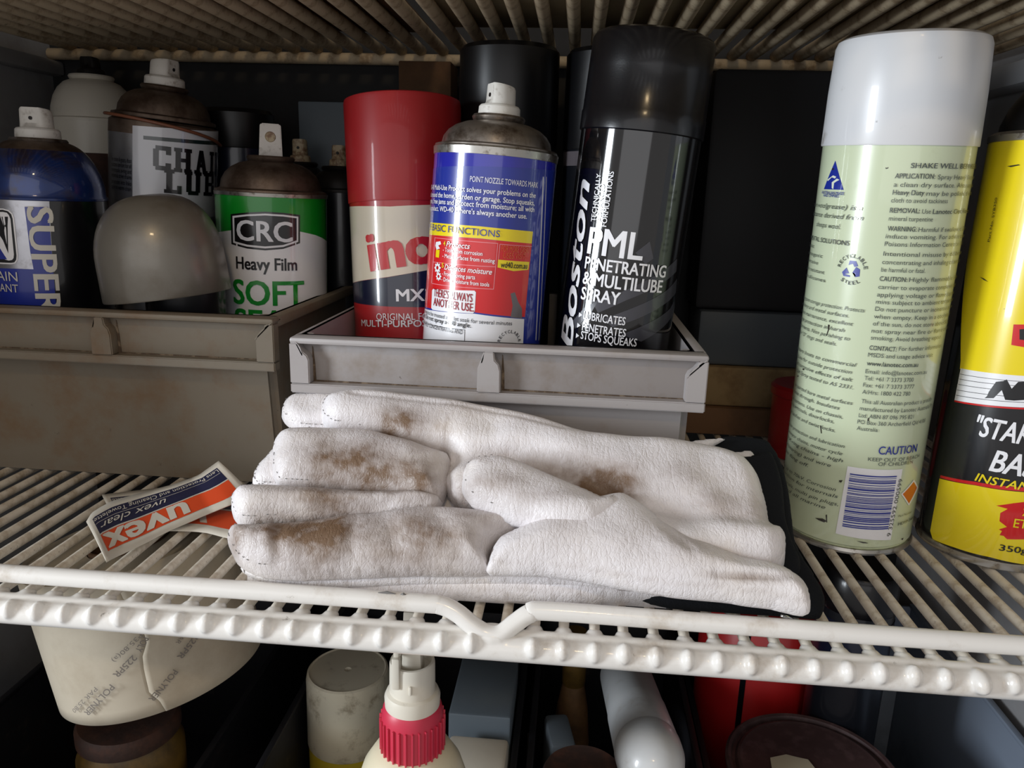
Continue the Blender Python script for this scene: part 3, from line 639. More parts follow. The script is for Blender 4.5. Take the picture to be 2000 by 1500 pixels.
FRAMES={
 'lan':([0.1577, 0.4185, 0.0],[0.93576, -0.35262, -0.00231],[0.35242, 0.93498, 0.04013],[-0.01199, -0.03837, 0.99919],0.0345),
 'yel':([0.2292, 0.406, 0.0],[0.87075, -0.49157, -0.01263],[0.49151, 0.87084, -0.00713],[0.0145, 0.0, 0.99989],0.033),
 'bos':([0.0157, 0.4491, 0.003],[0.99619, -0.03483, -0.07991],[0.03446, 0.99939, -0.0059],[0.08007, 0.00312, 0.99678],0.033),
 'wd':([-0.0576, 0.4366, 0.003],[0.98979, 0.13058, -0.05709],[-0.132, 0.99101, -0.02182],[0.05373, 0.02913, 0.99813],0.034),
 'ino':([-0.104, 0.4913, 0.003],[0.97789, 0.207, 0.02971],[-0.2036, 0.97485, -0.09066],[-0.04773, 0.08261, 0.99544],0.0359),
 'crc':([-0.2096, 0.516, 0.003],[0.92629, 0.37626, -0.02038],[-0.37617, 0.92651, 0.00828],[0.02199, 0.0, 0.99976],0.036),
 'cha':([-0.3095, 0.5395, 0.003],[0.86465, 0.49603, -0.07953],[-0.49344, 0.86829, 0.05087],[0.09429, -0.00474, 0.99553],0.035),
 'sup':([-0.341, 0.476, 0.003],[0.81288, 0.58233, -0.01084],[-0.58228, 0.81295, 0.00776],[0.01333, 0.0, 0.99991],0.0353),
 'rol':([-0.231, 0.383, -0.0985],[0.84499, 0.50964, 0.16205],[-0.49601, 0.86015, -0.11878],[-0.19992, 0.01999, 0.97961],0.0573),
}
GLOVE=[
 ('under_palm', -10, 8, -1, 9, [(-131.3, 104.0), (-98.3, 109.4), (-57.6, 102.3), (-7.6, 94.2), (50.5, 86.4), (76.3, 85.5), (98.8, 65.1), (100.2, 27.5), (91.1, 11.2), (63.8, 3.6), (32.8, 2.5), (1.6, -1.7), (-43.1, -4.6), (-88.4, -6.6), (-125.1, -7.9), (-137.6, -5.6), (-140.7, -0.9), (-136.4, 12.4), (-143.0, 41.1), (-143.1, 67.0), (-137.4, 84.9)]),
 ('under_finger', -5, 9, 6, 9, [(-152.5, 92.6), (-153.2, 97.8), (-152.5, 102.0), (-149.8, 106.1), (-144.6, 108.0), (-131.6, 108.9), (-114.2, 107.4), (-107.1, 101.0), (-103.0, 83.0), (-124.6, 82.1), (-135.4, 81.7), (-141.2, 82.8), (-145.7, 85.0), (-149.4, 88.0)]),
 ('under_finger', -6, 8, 6, 9, [(-153.9, 48.2), (-154.7, 53.6), (-154.1, 58.3), (-151.8, 63.4), (-148.7, 71.5), (-144.5, 74.6), (-106.3, 73.1), (-100.4, 47.4), (-138.5, 44.6), (-146.8, 44.0), (-151.0, 45.0)]),
 ('under_cuff', -13, 5, 3, 4, [(31.4, 8.4), (33.1, 4.7), (37.9, 2.1), (46.3, 0.2), (68.3, -0.3), (90.1, -0.0), (107.3, -0.4), (111.7, 0.2), (114.5, 4.8), (115.9, 10.8), (114.6, 15.8), (112.0, 23.4), (109.5, 29.6), (107.8, 38.3), (108.7, 52.2), (109.7, 67.5), (109.4, 81.0), (107.7, 89.9), (104.0, 98.3), (96.7, 100.3), (82.5, 100.3), (69.8, 94.5), (57.6, 89.4), (51.0, 88.3), (75.7, 75.3), (83.3, 53.9), (85.3, 31.0), (69.9, 16.5)]),
 ('under_leather', -5, 3, 2, 4, [(49.7, 83.5), (53.0, 86.8), (63.5, 90.3), (80.3, 93.6), (76.9, 90.2), (70.3, 85.6), (62.4, 82.4), (54.8, 81.8)]),
 ('under_leather', -7, 2, 1, 2, [(80.2, 84.3), (92.3, 87.9), (93.8, 87.0), (96.8, 76.3), (90.6, 78.1)]),
 ('cuff_lining', -3, 3, 3, 3, [(72.1, 80.7), (87.0, 79.5), (100.1, 83.7), (103.1, 77.4), (103.8, 63.2), (102.3, 44.7), (103.3, 31.3), (105.0, 22.9), (103.3, 15.6), (96.3, 12.5), (84.1, 19.2), (80.6, 46.5), (78.6, 70.8)]),
 ('palm', 3, 14, 9, 12, [(-127.5, 86.6), (-128.1, 90.9), (-127.4, 94.6), (-124.4, 97.8), (-116.8, 100.6), (-103.4, 102.3), (-83.7, 100.3), (-56.1, 97.8), (-28.9, 92.4), (-12.8, 88.9), (10.7, 80.9), (36.0, 79.4), (56.0, 78.5), (73.1, 75.4), (84.7, 69.9), (90.0, 60.6), (91.5, 49.3), (92.0, 41.6), (91.9, 33.3), (96.1, 31.1), (97.7, 26.9), (96.5, 18.5), (94.4, 13.0), (87.9, 8.2), (55.5, 6.3), (12.0, 5.4), (-8.1, 8.5), (-13.2, 18.6), (-23.2, 27.7), (-40.3, 33.2), (-51.5, 36.7), (-57.1, 46.8), (-56.7, 57.7), (-58.8, 64.6), (-69.7, 66.2), (-80.4, 68.0), (-94.5, 73.8), (-105.3, 75.1), (-116.1, 75.7), (-122.2, 78.7), (-125.5, 82.0)]),
 ('finger', 4, 14, 9, 14, [(-142.6, 53.9), (-144.7, 60.6), (-144.8, 65.9), (-143.0, 69.4), (-138.1, 72.5), (-119.8, 74.5), (-98.8, 75.0), (-85.6, 71.5), (-68.2, 66.7), (-56.9, 62.7), (-55.3, 57.0), (-54.4, 49.3), (-54.9, 42.3), (-55.9, 36.6), (-58.0, 34.1), (-64.1, 33.6), (-86.6, 37.2), (-110.4, 38.2), (-126.1, 37.9), (-134.3, 38.5), (-138.2, 43.2), (-140.9, 47.6)]),
 ('finger', 5, 13, 9, 13, [(-153.4, 25.4), (-154.2, 29.7), (-152.8, 33.7), (-149.2, 36.1), (-141.5, 36.9), (-117.9, 37.8), (-94.3, 37.7), (-71.3, 39.4), (-59.4, 37.9), (-55.7, 35.3), (-58.7, 30.4), (-70.0, 27.3), (-83.6, 24.0), (-94.0, 22.7), (-109.8, 19.6), (-127.5, 17.4), (-138.3, 15.2), (-142.0, 14.9), (-146.3, 16.3), (-150.1, 19.7)]),
 ('finger', 5, 15, 9, 16, [(-148.0, 6.3), (-148.7, 9.8), (-147.8, 12.6), (-144.0, 14.5), (-134.5, 15.2), (-109.9, 19.8), (-94.4, 24.4), (-76.8, 27.7), (-60.0, 30.9), (-39.3, 30.4), (-25.5, 28.4), (-16.0, 25.2), (-22.4, 19.3), (-29.2, 14.5), (-31.3, 8.0), (-31.7, -0.1), (-63.6, -3.0), (-91.4, -6.4), (-110.1, -8.6), (-119.4, -9.0), (-128.1, -8.5), (-135.2, -6.5), (-140.4, -3.3), (-144.2, 1.1)]),
 ('side_seam', -3, 6, 5, 5, [(-142.6, 0.7), (-134.5, -2.6), (-122.9, -3.7), (-94.1, -1.0), (-65.6, 2.9), (-32.5, 6.2), (-12.5, 7.2), (10.0, 6.4), (31.0, 3.5), (31.0, 2.0), (1.2, 2.2), (-31.8, 0.2), (-64.6, -2.6), (-87.6, -5.3), (-109.8, -7.6), (-123.6, -7.4), (-133.5, -5.6), (-140.5, -2.5)]),
 ('thumb', 14, 13, 9, 14, [(-47.1, 40.2), (-47.3, 45.0), (-46.4, 49.0), (-44.1, 51.6), (-40.9, 53.3), (-36.2, 54.6), (-30.2, 55.1), (-24.8, 53.9), (-13.4, 48.9), (1.9, 42.3), (10.8, 38.6), (17.7, 35.2), (22.3, 37.2), (24.5, 27.4), (13.4, 15.9), (-4.1, 14.6), (-15.5, 18.7), (-22.3, 20.1), (-29.3, 22.8), (-35.3, 25.1), (-40.1, 27.5), (-44.1, 31.8), (-46.3, 35.6)]),
 ('thumb_panel', 10, 13, 12, 20, [(23.8, 41.2), (27.7, 40.6), (32.9, 37.0), (40.2, 31.7), (48.2, 25.4), (56.0, 21.0), (66.1, 16.6), (75.9, 12.5), (84.7, 11.1), (92.3, 8.5), (97.3, 4.8), (100.1, 1.4), (101.1, -3.2), (101.0, -7.1), (99.4, -11.1), (93.7, -10.9), (86.3, -9.4), (75.8, -8.6), (67.0, -7.7), (47.3, -7.1), (27.4, -5.1), (7.0, -2.4), (-7.5, -1.5), (-20.4, -2.0), (-30.8, -2.3), (-30.9, 2.9), (-30.2, 8.0), (-28.0, 13.4), (-22.2, 18.0), (-16.2, 21.7), (-4.7, 28.0), (6.5, 35.0), (18.0, 39.6)]),
]
STAINS=[('palm', -83.7, 76.2, 15.4, 9.7, 0.8), ('finger', -97.9, 48.1, 24.3, 13.2, 0.75), ('finger', -84.4, 42.4, 26.3, 10.6, 0.8), ('finger', -66.9, 39.2, 10.7, 7.4, 0.6), ('finger', -105.0, 27.6, 21.0, 8.1, 0.7), ('finger', -91.7, 21.6, 13.8, 3.8, 0.5), ('finger', -108.3, 8.9, 21.4, 12.3, 1.0), ('finger', -72.9, 8.9, 33.4, 11.1, 0.75), ('finger', -38.5, 21.4, 18.2, 6.9, 0.45), ('finger', -140.1, 3.9, 6.3, 7.3, 0.6), ('palm', 18.0, 44.5, 12.8, 9.0, 1.1), ('palm', -1.1, 52.1, 19.0, 6.1, 0.6), ('palm', 53.1, 49.5, 18.7, 9.0, 0.3), ('palm', 72.4, 35.2, 24.8, 9.9, 0.35), ('palm', -25.8, 59.0, 14.6, 3.8, 0.5), ('palm', -46.6, 30.5, 9.3, 11.5, 0.6), ('thumb_panel', 74.6, -1.7, 14.6, 1.4, 0.6), ('thumb_panel', 50.6, 12.3, 19.5, 10.4, 0.25), ('thumb_panel', 0.4, 15.0, 19.8, 10.6, 0.2), ('thumb', -32.8, 33.0, 16.2, 5.1, 0.4), ('thumb', -13.8, 27.4, 11.4, 3.8, 0.4), ('side_seam', -123.4, -12.1, 12.9, 3.4, 0.5), ('side_seam', 5.4, -4.7, 16.9, 2.0, 0.3), ('under_palm', -83.5, -13.9, 53.1, 3.3, 0.35), ('palm', -59.7, 55.0, 2.4, 19.3, 0.6)]
CREASES=[('palm', [(-60.3, 58.4), (-35.6, 58.9), (-13.3, 55.2), (1.3, 50.2), (18.0, 43.4)], -7, 8), ('palm', [(18.0, 43.4), (36.4, 38.1), (52.0, 32.3)], -3, 9), ('palm', [(-52.1, 71.7), (-14.3, 70.1), (22.8, 64.7), (54.0, 63.2)], 1.5, 10), ('palm', [(38.5, 33.2), (67.4, 30.1), (89.2, 27.4)], -1.6, 4), ('palm', [(53.4, 20.3), (75.4, 22.7), (93.9, 23.1)], 1.5, 6), ('palm', [(22.7, 53.2), (53.1, 49.5), (77.0, 55.7)], 1.5, 12), ('thumb_panel', [(40.2, 31.7), (44.5, 18.3), (52.5, 8.7)], -1.2, 3), ('thumb_panel', [(42.9, 31.9), (50.1, 20.0), (59.2, 11.7)], -1.0, 2.5), ('thumb_panel', [(63.3, -1.2), (74.7, -1.3), (91.3, -0.5)], -1.2, 1.6), ('thumb_panel', [(-4.3, 19.9), (18.0, 29.7), (29.4, 33.4)], 1.5, 9), ('thumb_panel', [(-20.8, 1.9), (11.6, 4.3), (43.4, -1.8)], -1.0, 8), ('finger', [(-123.5, 8.3), (-119.9, -5.6)], -1.4, 3), ('finger', [(-126.9, 9.4), (-123.5, -3.4)], 1.0, 3), ('finger', [(-91.3, 14.7), (-89.1, 0.5)], -0.9, 3), ('finger', [(-76.8, 17.2), (-69.0, 0.7)], -1, 4), ('finger', [(-56.8, 21.4), (-43.0, 4.0)], -1, 4), ('finger', [(-86.3, 23.4), (-75.2, 32.7), (-58.4, 31.1)], -1.8, 3), ('finger', [(-107.0, 26.1), (-92.4, 24.3), (-86.3, 29.0)], -1.1, 4), ('finger', [(-112.4, 46.5), (-91.9, 43.4), (-73.2, 47.8)], -1.8, 14), ('finger', [(-75.8, 61.8), (-68.2, 46.6), (-68.4, 34.7)], 1.0, 6), ('palm', [(-86.5, 77.7), (-65.0, 72.4), (-37.1, 72.8)], -1.4, 7), ('palm', [(-119.1, 72.0), (-99.0, 75.1)], -0.6, 5), ('finger', [(-118.9, 6.0), (-88.3, 7.0), (-55.1, 10.8)], -1.2, 14), ('thumb', [(-24.2, 40.8), (-5.0, 33.6), (11.1, 32.0)], -1.2, 6), ('palm', [(-111.0, 92.8), (-81.1, 90.5), (-54.3, 87.7), (-27.9, 82.6), (-2.1, 76.3)], -1.1, 1.6)]
PACKET=[[(-198.5, 401.0, 24.0), (-202.2, 400.2, 21.2), (-205.9, 399.4, 18.5), (-209.5, 398.6, 15.7), (-215.1, 399.6, 13.0), (-218.9, 396.9, 11.9), (-222.7, 394.3, 10.9), (-227.1, 392.9, 9.8), (-231.5, 391.5, 8.7), (-235.9, 390.2, 7.6), (-239.9, 387.7, 6.9), (-243.2, 383.7, 6.7), (-246.5, 379.7, 6.5), (-249.3, 375.2, 6.3), (-250.4, 368.2, 6.1), (-251.3, 361.5, 5.6), (-248.0, 351.6, 5.0)], [(-175.0, 387.7, 12.0), (-177.7, 381.2, 10.5), (-180.6, 375.2, 9.0), (-184.9, 372.7, 7.5), (-189.2, 370.3, 6.0), (-192.3, 365.6, 5.6), (-195.3, 360.6, 5.1), (-198.3, 355.8, 4.7), (-201.2, 351.2, 4.2), (-203.7, 346.0, 3.8), (-205.7, 340.4, 3.5), (-207.3, 334.2, 3.6), (-208.7, 329.2, 3.8), (-209.9, 325.1, 3.9), (-211.0, 321.2, 4.0), (-210.4, 314.7, 5.5), (-208.1, 306.3, 8.0)]]
PACKET2=[[(-184.2, 416.9, 3.0), (-190.2, 417.1, 2.8), (-196.3, 417.3, 2.5), (-202.3, 417.5, 2.3), (-208.4, 417.7, 2.0), (-214.3, 417.5, 1.9), (-220.2, 417.4, 1.8), (-225.9, 415.8, 1.7), (-231.4, 413.5, 1.6), (-236.8, 411.1, 1.6), (-242.2, 408.7, 1.5), (-247.5, 406.3, 1.4), (-251.7, 404.1, 1.3), (-255.7, 402.0, 1.3), (-259.7, 399.8, 1.2), (-263.1, 397.0, 1.5), (-266.1, 393.6, 2.0)], [(-154.3, 345.6, 3.0), (-159.2, 346.8, 2.8), (-164.2, 347.9, 2.5), (-169.1, 349.0, 2.3), (-174.3, 351.0, 2.0), (-179.5, 353.1, 1.9), (-184.7, 355.1, 1.7), (-191.1, 356.0, 1.6), (-198.2, 356.0, 1.4), (-202.4, 355.8, 1.3), (-206.4, 355.5, 1.2), (-210.5, 355.1, 1.1), (-214.5, 354.6, 1.1), (-218.5, 354.2, 1.1), (-222.5, 353.8, 1.0), (-226.5, 353.3, 1.0), (-230.5, 352.8, 1.0)]]
# ================================================================ the fridge shell used as a cabinet
XL, XR, YF, YB, ZF, ZT = -.45, .30, .235, .66, -.345, .60
def sbox(name, m, *a, bev=0, parent=None):
    o = frombm(name, box(bmesh.new(), *a, bev=bev), m, parent, smooth=bool(bev)); struct(o) if parent is None else None; return o
sbox('wall_left', 'liner', XL-.04, XL, YF, YB+.02, ZF-.02, ZT)
sbox('wall_right', 'liner', XR, XR+.04, YF, YB+.02, ZF-.02, ZT)
sbox('wall_back', 'liner_back_shade', XL-.04, XR+.04, YB, YB+.03, ZF-.02, ZT)
sbox('floor', 'liner', XL-.04, XR+.04, YF, YB+.02, ZF-.03, ZF)
sbox('ceiling', 'liner', XL-.04, XR+.04, YF, YB+.02, ZT, ZT+.03)
sbox('trim_1', 'liner', XR-.022, XR, .30, YB, .255, .271, bev=.003)
sbox('trim_2', 'liner', XL, XL+.012, .30, YB, .262, .274, bev=.003)
sbox('trim_3', 'liner', XR-.014, XR, .30, YB, -.022, -.009, bev=.003)
sbox('trim_4', 'liner', XL, XL+.014, .30, YB, -.022, -.009, bev=.003)
# ================================================================ wire shelves
PITCH = .01268; X0 = -.1877
shelf = thing('wire_shelf', 'white plastic-coated wire shelf carrying the gloves, bins and cans', 'shelf', (0, .29, 0))
def wire_mesh(L_, r, seg=8, drop=0):
    return tube([(0, 0, 0), (0, L_*.5, -drop), (0, L_, 0)], r, seg)
wm = bpy.data.meshes.new('wire'); b_ = tube([(0, .0005, -.0042), (0, .004, -.0025)]+[(0, .004+(.361)*i/14, -.0025+random.uniform(-.0001, .0001)) for i in range(1, 15)], .0023, 10); b_.to_mesh(wm); b_.free()
wm.materials.append(_M['wire_dusty']); wm.shade_smooth()
k = 0; xs = []
for i in range(-20, 38):
    x = X0+PITCH*i+random.uniform(-.0003, .0003)
    if XL+.01 < x < XR-.008:
        xs.append(x); o = bpy.data.objects.new('wire', wm); COL.objects.link(o); o.parent = shelf; o.location = (x, 0, 0)
# front bar: thick coating with a bead where every wire is welded
bar_pts = [(XL+.006+(XR-XL-.012)*i/40, -.0045, -.0076) for i in range(41)]
bb = tube(bar_pts, .0056, 20)
bw = tube([(p[0], -.0010, -.0044) for p in bar_pts], .0034, 14); mw = bpy.data.meshes.new('x'); bw.to_mesh(mw); bw.free(); bb.from_mesh(mw); bpy.data.meshes.remove(mw)
for x in xs:
    big = abs(x-(X0+28*PITCH)) < .003
    if abs(x+.0255) < .008: continue
    g = bmesh.ops.create_uvsphere(bb, u_segments=14, v_segments=10, radius=1)
    s = .0040 if big else random.uniform(.0027, .0033); jz = random.uniform(-.0003, .0003)
    for v in g['verts']: v.co = Vector((x+v.co.x*s, -.0078+v.co.y*(.0042 if not big else .0065), -.0046+jz+v.co.z*.0046))
    g = bmesh.ops.create_uvsphere(bb, u_segments=12, v_segments=8, radius=1)
    for v in g['verts']: v.co = Vector((x+v.co.x*.0040, .0022+v.co.y*.0050, -.0034+v.co.z*.0028))
g = bmesh.ops.create_uvsphere(bb, u_segments=16, v_segments=10, radius=1)
for v in g['verts']: v.co = Vector((-.0275+v.co.x*.010, -.003+v.co.y*.006, -.0030+v.co.z*.0046))
bar = frombm('front_bar', bb, 'wire_white', shelf, angle=0)
rm = bar.modifiers.new('coat', 'REMESH'); rm.mode = 'VOXEL'; rm.voxel_size = .00075; rm.use_smooth_shade = True
sm = bar.modifiers.new('melt', 'SMOOTH'); sm.factor = .55; sm.iterations = 5
# raised rail with the dip in the middle
rp = [(XL+.006, .0, .0078), (-.25, .0, .0080), (-.12, .0, .0080), (-.060, .0, .0078), (-.050, .0, .0074), (-.043, -.001, .0050), (-.036, -.003, .0008), (-.030, -.004, -.0018), (-.024, -.004, -.0016), (-.018, -.002, .0028), (-.012, -.0005, .0068), (-.004, 0, .0082), (.06, 0, .0080), (.15, 0, .0078), (XR-.006, 0, .0076)]
frombm('rail', tube(smoothpath(rp, 8), .0040, 16), 'wire_white', shelf, angle=0)
frombm('back_bar', tube([(XL+.006, .352, -.0062), (XR-.006, .352, -.0062)], .0042, 12), 'wire_dusty', shelf, angle=0)
for sx in (XL+.010, XR-.010):
    frombm('side_bar', tube([(sx, 0, -.006), (sx, .355, -.006)], .0040, 12), 'wire_white', shelf, angle=0)
for (x, z, l) in ((-.073, .0117, .0038), (-.066, .0115, .0012)):
    cm = tube([(x-l, -.0009, z), (x, -.0007, z+.0003), (x+l, -.0009, z)], [.0002, .0007, .0002], 8); frombm('paint_chip', cm, 'chip', shelf)
# top shelf, seen from below
TP = .0172
top = thing('wire_shelf', 'dusty beige wire shelf overhead, seen from below', 'shelf', (0, .30, .285))
wt = bpy.data.meshes.new('wire'); b_ = tube([(0, .35*i/12, random.uniform(-.0004, .0004)) for i in range(13)], .0043, 10); b_.to_mesh(wt); b_.free(); wt.materials.append(_M['wire_top']); wt.shade_smooth()
for i in range(-24, 18):
    x = -.0092+TP*i
    if XL+.008 < x < XR-.006:
        o = bpy.data.objects.new('wire', wt); COL.objects.link(o); o.parent = top; o.location = (x, 0, 0); o.rotation_euler.z = random.uniform(-.004, .004)
for (y, z, r) in ((.350, -.0064, .0045), (.0, -.0064, .0045)):
    frombm('cross_bar', tube([(XL+.006, y, z), (XR-.006, y, z)], r, 12), 'wire_top', top, angle=0)
# things lying on the top shelf, glimpsed through the wires
def card(name, m, x0, x1, y0, y1, z0, z1, label, cat, bev=.001, rz=0):
    cx, cy = (x0+x1)/2, (y0+y1)/2
    o = frombm(name, box(bmesh.new(), x0-cx, x1-cx, y0-cy, y1-cy, 0, z1-z0, bev=bev), m); o.location = (cx, cy, z0); o.rotation_euler.z = rz
    return tag(o, label, cat)
card('cardboard_sheet', 'beige_sheet', -.10, .235, .33, .575, .2895, .2935, 'beige cardboard sheet lying on the overhead wire shelf, right half', 'cardboard', rz=-.03)
card('cardboard_sheet', 'brown_card', -.43, -.115, .33, .60, .2895, .2945, 'brown cardboard sheet lying on the overhead wire shelf, left half', 'cardboard')
# ================================================================ parts bins
def bin_(label, x0, Wd, yf, depth, H, taper, tongue, m, group):
    t = thing('storage_bin', label, 'bin', (x0, yf, 0), group=group)
    e = .006; th = .0022; bm = bmesh.new()
    # tapered tub: outer and inner shells
    def ring(inset, z, fy): return [bm.verts.new(p) for p in ((.003+inset, fy+inset, z), (Wd-e-inset, fy+inset, z), (Wd-e-inset, depth-inset, z), (.003+inset, depth-inset, z))]
    o0 = ring(0.001, 0, taper); o1 = ring(0, H, .004); i1 = ring(th, H, .004); i0 = ring(.001+th, .003, taper)
    for a, b in ((o0, o1), (o1, i1), (i1, i0)):
        for i in range(4): bm.faces.new((a[i], a[(i+1) % 4], b[(i+1) % 4], b[i]))
    bm.faces.new(o0); bm.faces.new(i0)
    bmesh.ops.bevel(bm, geom=[ed for ed in bm.edges if abs(ed.verts[0].co.z-ed.verts[1].co.z) > .02], offset=.004, segments=3, affect='EDGES')
    frombm('tub', bm, m, t)
    # rolled rim on the sides and back
    bm = bmesh.new()
    box(bm, 0, .003+th, .003, depth+.004, H-.006, H, bev=.0012); box(bm, Wd-e-th, Wd, .003, depth+.004, H-.006, H, bev=.0012); box(bm, 0, Wd, depth-th, depth+.004, H-.006, H, bev=.0012)
    frombm('rim', bm, m, t)
    # front label holder: recessed plate, frame, centre tongue
    b = .030; z0 = H-b; bm = bmesh.new()
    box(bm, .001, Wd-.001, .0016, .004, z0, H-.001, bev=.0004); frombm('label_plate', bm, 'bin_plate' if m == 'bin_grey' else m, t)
    gz0 = z0+.0050
    for xa, xb in ((.0103, Wd-tongue-.0062), (Wd-tongue+.0062, Wd-.0103)):
        bm = bmesh.new(); prism(bm, [(xa, gz0), (xa+.0016, gz0), (xa+.0013, gz0+.010), (xa+.0004, gz0+.0190), (xa, gz0+.0195)], .0011, .0018); prism(bm, [(xa+.0016, gz0), (xb, gz0), (xb, gz0+.0006), ((xa+xb)/2, gz0+.0008), (xa+.0016, gz0+.0010)], .0011, .0018); frombm('grime_shade_line', bm, 'grime_shade', t, smooth=False)  # dark edge strips: grime plus the recess shadow, put into the colour
    bm = bmesh.new(); c = Wd-tongue
    prism(bm, [(0, z0), (Wd, z0), (Wd, z0+.0052), (0, z0+.0052)], -.0052, .0028)
    L_ = [(0, z0+.005), (.0105, z0+.005), (.0105, z0+.018), (.0095, z0+.0205), (.007, z0+.0225), (.0055, z0+.0245), (.0048, z0+.027), (0, z0+.027)]
    prism(bm, L_, -.0052, .0028); prism(bm, [(Wd-x, z) for x, z in L_][::-1], -.0052, .0028)
    T_ = [(c-.0062, z0+.005), (c+.0062, z0+.005), (c+.0060, z0+.017), (c+.0050, z0+.0205), (c+.0030, z0+.0225), (c+.0024, z0+.027), (c-.0030, z0+.027), (c-.0034, z0+.0225), (c-.0050, z0+.0205), (c-.0060, z0+.018)]
    prism(bm, T_, -.0052, .0028)
    bmesh.ops.remove_doubles(bm, verts=bm.verts, dist=1e-6)
    bmesh.ops.bevel(bm, geom=[ed for ed in bm.edges if len(ed.link_faces) == 2 and ed.calc_face_angle(0) > .6], offset=.0006, segments=2, affect='EDGES')
    frombm('label_frame', bm, m, t)
    bm = bmesh.new(); box(bm, 0, Wd, -.0052, .007, H-.0036, H, bev=.0015); frombm('front_lip', bm, m, t)
    return t
bin_('dusty brown-grey plastic bin on the left, full of spray cans', -.430, .2650, .412, .240, .1065, .018, .101, 'bin_dusty', 'parts bins')
bin_('grey plastic bin behind the gloves holding red, blue and black cans', -.1480, .2173, .390, .218, .1012, .006, .1115, 'bin_grey', 'parts bins')
# ================================================================ aerosol cans
def aerosol(key, name, label):
    b, Rm, R = can_frame(key); return thing(name, label, 'spray can', b, Rm, 'spray cans'), R
# --- lanolin spray, pale green with a big white cap
t, R = aerosol('lan', 'spray_can', 'tall pale green spray can with white cap beside the gloves')
frombm('body', lathe(body_profile(R, .206)), 'lan_green', t)
frombm('base_rim', lathe([(R*.9, -.0001), (R+.0007, .0002), (R+.0011, .0014), (R+.0005, .003), (R*.95, .0032)], 96), 'rim_tin', t)
frombm('cap', lathe([(R+.0006, .2055), (R+.0008, .2062), (R+.0004, .23), (R-.0006, .2505), (R-.0016, .2532), (R-.004, .2546), (0, .2550)]), 'lan_cap', t)
do_labels('lan', R, t, 'ink_dgrey')
# --- yellow and black starting fluid
t, R = aerosol('yel', 'spray_can', 'yellow and black spray can with black domed cap at the right edge')
frombm('body', lathe(body_profile(R, .2085)), 'yel_black', t)
frombm('base_rim', lathe([(R*.9, -.0001), (R+.0007, .0002), (R+.0013, .0018), (R+.0009, .0042), (R*.95, .0046)], 96), 'rim_tin', t)
frombm('shoulder_ring', lathe([(R-.001, .2075), (R+.0006, .208), (R+.0008, .211), (R-.0012, .2125), (R-.003, .2125)], 96), 'rim_tin', t)
frombm('cap', lathe([(R-.0032, .2118), (R-.0034, .216), (R-.006, .224), (R-.011, .2325), (R-.018, .238), (0, .2405)]), 'black_plastic', t)
do_labels('yel', R, t, 'ink_white')
# --- black penetrating spray
t, R = aerosol('bos', 'spray_can', 'tall glossy black spray can with black cap, leaning in the grey bin')
frombm('body', lathe(body_profile(R, .2085)), 'black_gloss', t)
frombm('cap', lathe([(R+.0004, .2078), (R+.0010, .2084), (R+.0010, .2180), (R+.0006, .2186), (R+.0002, .24), (R-.0002, .2552), (R-.0016, .2578), (R-.004, .2590), (R-.0052, .2572), (0, .2572)]), 'black_plastic', t)
do_labels('bos', R, t, 'ink_white')
# --- blue multi-use can
t, R = aerosol('wd', 'spray_can', 'blue spray can with bare metal shoulder, white nozzle and red and yellow label')
frombm('body', lathe(body_profile(R, .1930)), 'wd_blue', t)
frombm('shoulder', lathe(cone_profile(R-.0006, .1972, .0133, .2145)), 'tin', t)
frombm('shoulder_ring', lathe([(R-.002, .1923), (R+.0004, .1930), (R+.0006, .1968), (R-.0004, .1981), (R-.0022, .1976)], 96), 'rim_tin', t)
nozzle_parts(t, .2160, .0165, .0084, 'nozzle_white', yaw=-1.2)
do_labels('wd', R, t, 'ink_white', vmin=20)
# --- red and cream can with red cap
t, R = aerosol('ino', 'spray_can', 'red and cream spray can with tall red cap in the grey bin')
frombm('body', lathe(body_profile(R, .1675)), 'ino_red', t)
frombm('cap', lathe([(R+.0006, .1663), (R+.0008, .1671), (R+.0010, .195), (R+.0012, .2270), (R+.0008, .2292), (R-.001, .2300), (R-.0022, .2286), (0, .2280)]), 'ino_cap', t)
do_labels('ino', R, t, 'ink_inored', vmin=30)
# --- green and white soft seal
t, R = aerosol('crc', 'spray_can', 'green and white spray can with rusty brown shoulder in the left bin')
frombm('body', lathe(body_profile(R, .1690)), 'crc_green', t)
frombm('shoulder', lathe(cone_profile(R-.0004, .1705, .0140, .1925)), 'tin_dusty', t)
frombm('shoulder_ring', lathe([(R-.002, .1672), (R+.0004, .1680), (R+.0006, .1702), (R-.0012, .1714)], 96), 'rim_tin', t)
bm = bmesh.new(); prism(bm, [(-.0076, .1905), (.0076, .1905), (.0068, .2128), (.0060, .2141), (-.0055, .2141), (-.0064, .2128)], -.0055, .0065)
bmesh.ops.remove_doubles(bm, verts=bm.verts, dist=1e-6); bmesh.ops.bevel(bm, geom=[ed for ed in bm.edges if len(ed.link_faces) == 2 and abs(ed.calc_face_angle_signed(0)) > .6], offset=.0006, segments=2, affect='EDGES'); o = frombm('nozzle', bm, 'nozzle_white', t)
hb = lathe([(0, -.0062), (.0030, -.0062), (.0034, -.0056), (.0034, -.0050), (0, -.0050)], 20); bmesh.ops.rotate(hb, verts=hb.verts, matrix=Matrix.Rotation(-pi/2, 3, 'X'))
for v in hb.verts: v.co.y = -abs(v.co.y)*1.0; v.co.z += .2058
frombm('orifice', hb, 'nozzle_old', o)
do_labels('crc', R, t, 'ink_white', vmin=20)
